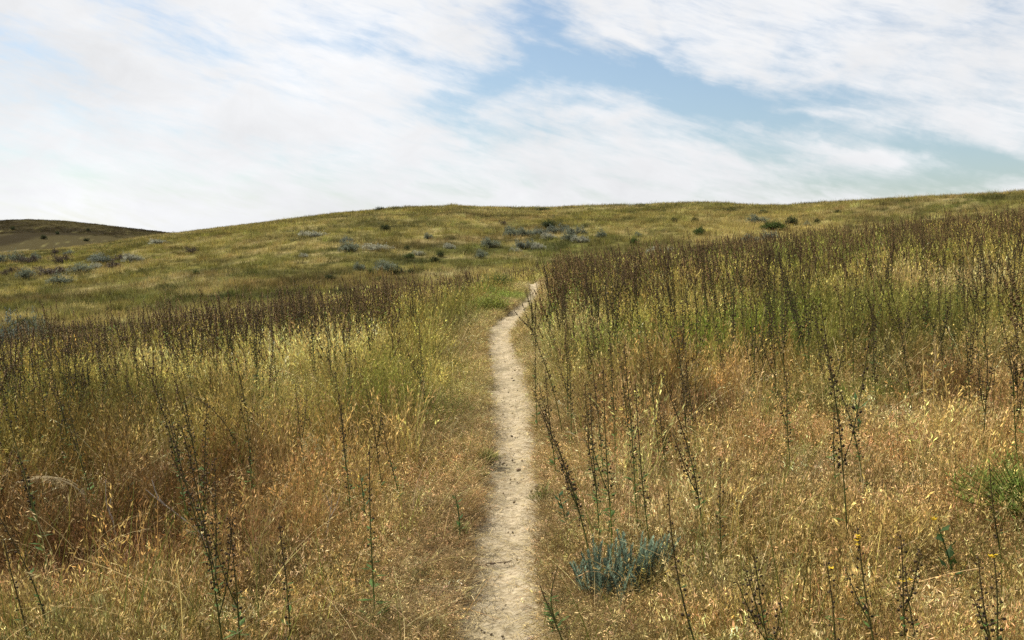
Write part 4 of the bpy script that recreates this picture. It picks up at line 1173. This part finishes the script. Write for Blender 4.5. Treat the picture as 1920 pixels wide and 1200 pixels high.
# streaks run slightly downwards to the right
ca, sa = math.cos(.28), math.sin(.28)
sxx = mth('ADD', mth('MULTIPLY', az, ca), mth('MULTIPLY', el, -sa)); syy = mth('ADD', mth('MULTIPLY', az, sa), mth('MULTIPLY', el, ca))
vst = vec(mth('MULTIPLY', sxx, 1.), mth('MULTIPLY', syy, 4.2), 3.7)
viso = vec(az, mth('MULTIPLY', el, 1.6), 1.3)
wx = mth('MULTIPLY', mth('SUBTRACT', noise(viso, 5, 6), .5), .20); wy = mth('MULTIPLY', mth('SUBTRACT', noise(vec(az, el, 9.), 6, 6), .5), .10)
azw = mth('ADD', az, wx); elw = mth('ADD', el, wy)
def dirp(px, py):
    r = ray(px, py); return math.atan2(r[0], r[1]), math.atan2(r[2], math.hypot(r[0], r[1]))
def blob(px, py, a, b, ang, s):
    A0, E0 = dirp(px, py); a /= F; b /= F
    c, n_ = math.cos(math.radians(ang)), math.sin(math.radians(ang))
    X = mth('SUBTRACT', azw, A0); Y = mth('SUBTRACT', elw, E0)
    p = mth('MULTIPLY', mth('ADD', mth('MULTIPLY', X, c), mth('MULTIPLY', Y, n_)), 1/a)
    q = mth('MULTIPLY', mth('SUBTRACT', mth('MULTIPLY', Y, c), mth('MULTIPLY', X, n_)), 1/b)
    e = mth('POWER', 2.718, mth('MULTIPLY', mth('ADD', mth('MULTIPLY', p, p), mth('MULTIPLY', q, q)), -1.))
    return mth('MULTIPLY', e, s)
B = 0.
for args in [[1010,30,75,70,-40,.75],[1080,130,190,55,-12,.85],[1240,175,190,42,-8,.85],[870,170,130,28,12,.62],[1350,205,150,45,-10,.75],[1620,180,180,22,-8,.4],[1480,240,170,45,-15,.8],
             [1700,265,150,35,-22,.75],[1720,335,200,32,4,.8],[1000,235,190,34,-10,.3],[1400,290,140,18,-8,.35],[970,255,140,20,-10,.28],[20,85,110,30,-25,.38],[250,30,150,26,-25,.2],[160,315,90,16,-15,.3],[1140,360,110,9,-10,.25],[1260,60,14,80,20,.2],[1200,262,170,20,-8,.4],[1060,215,110,14,-5,.35],[1255,188,80,12,5,-.7],[1335,228,95,22,-20,-.5],[1130,250,130,14,-12,-.4],[1600,292,150,16,-12,-.55],[1180,75,70,10,-35,-.5],[1500,205,130,11,-5,-.5],[1060,110,90,9,-20,-.4],[800,100,160,14,-12,.3],[1800,300,120,20,-10,.4]]:
    b = blob(*args); B = b if isinstance(B, float) else mth('ADD', B, b)
st1 = noise(vst, 7, 9, .62, .6); st2 = noise(vst, 26, 7, .6, .4); st3 = noise(viso, 14, 8, .62, .5)
tex = mth('ADD', mth('ADD', mth('MULTIPLY', mth('SUBTRACT', st1, .5), 1.25), mth('MULTIPLY', mth('SUBTRACT', st2, .5), .85)), mth('MULTIPLY', mth('SUBTRACT', st3, .5), 1.1))
bl = mth('ADD', mth('MULTIPLY', B, .86), mth('MULTIPLY', tex, 1.15))
mr = nd(nt, 'ShaderNodeMapRange', interpolation_type='SMOOTHSTEP'); L(bl, mr.inputs[0]); mr.inputs[1].default_value = -.26; mr.inputs[2].default_value = 1.02; mr.inputs[3].default_value = .0; mr.inputs[4].default_value = .95
blue = mr.outputs[0]
sk = nd(nt, 'ShaderNodeVectorMath', operation='SCALE'); L(sky.outputs[0], sk.inputs[0]); sk.inputs['Scale'].default_value = 1.1
sk2 = nd(nt, 'ShaderNodeVectorMath', operation='MULTIPLY'); L(sk.outputs[0], sk2.inputs[0]); sk2.inputs[1].default_value = (.94,.985,.985); sk = sk2
# cloud brightness (same units as the sky texture; the Background strength brings both down)
cb = mth('ADD', 7.55, mth('ADD', mth('MULTIPLY', mth('SUBTRACT', st3, .5), 2.2), mth('MULTIPLY', mth('SUBTRACT', noise(viso, 3.2, 4), .5), 2.6)))
cc = nd(nt, 'ShaderNodeVectorMath', operation='SCALE'); cc.inputs[0].default_value = (.99, 1.0, 1.02); L(cb, cc.inputs['Scale'])
mx = nd(nt, 'ShaderNodeMix', data_type='RGBA'); L(blue, mx.inputs[0]); L(cc.outputs[0], mx.inputs[6]); L(sk.outputs[0], mx.inputs[7])
bg = nd(nt, 'ShaderNodeBackground'); bg.inputs['Strength'].default_value = .072; L(mx.outputs[2], bg.inputs['Color'])
ow = nd(nt, 'ShaderNodeOutputWorld'); L(bg.outputs[0], ow.inputs[0])

sun = bpy.data.lights.new('sun', 'SUN'); sun.energy = 5.0; sun.angle = math.radians(.53); sun.color = (1., .94, .82)
so = bpy.data.objects.new('sun', sun); COL.objects.link(so)
dv = Vector((math.sin(SUN_AZ)*math.cos(SUN_EL), math.cos(SUN_AZ)*math.cos(SUN_EL), math.sin(SUN_EL)))
so.rotation_euler = dv.to_track_quat('Z', 'Y').to_euler(); so.location = (-20, 10, 40)

cam = bpy.data.cameras.new('camera'); cam.sensor_width = 36; cam.lens = 36*F/1920; cam.clip_end = 5000; cam.clip_start = .05
co = bpy.data.objects.new('camera', cam); COL.objects.link(co); co.location = (0, 0, EYE); co.rotation_euler = (math.pi/2-PITCH, 0, 0)
SC.camera = co
SC.view_settings.view_transform = 'Standard'; SC.view_settings.look = 'None'; SC.view_settings.exposure = .74; SC.view_settings.gamma = 1
SC.cycles.max_bounces = 6; SC.cycles.diffuse_bounces = 3; SC.cycles.transmission_bounces = 4; SC.cycles.glossy_bounces = 2
SC.cycles.use_denoising = False
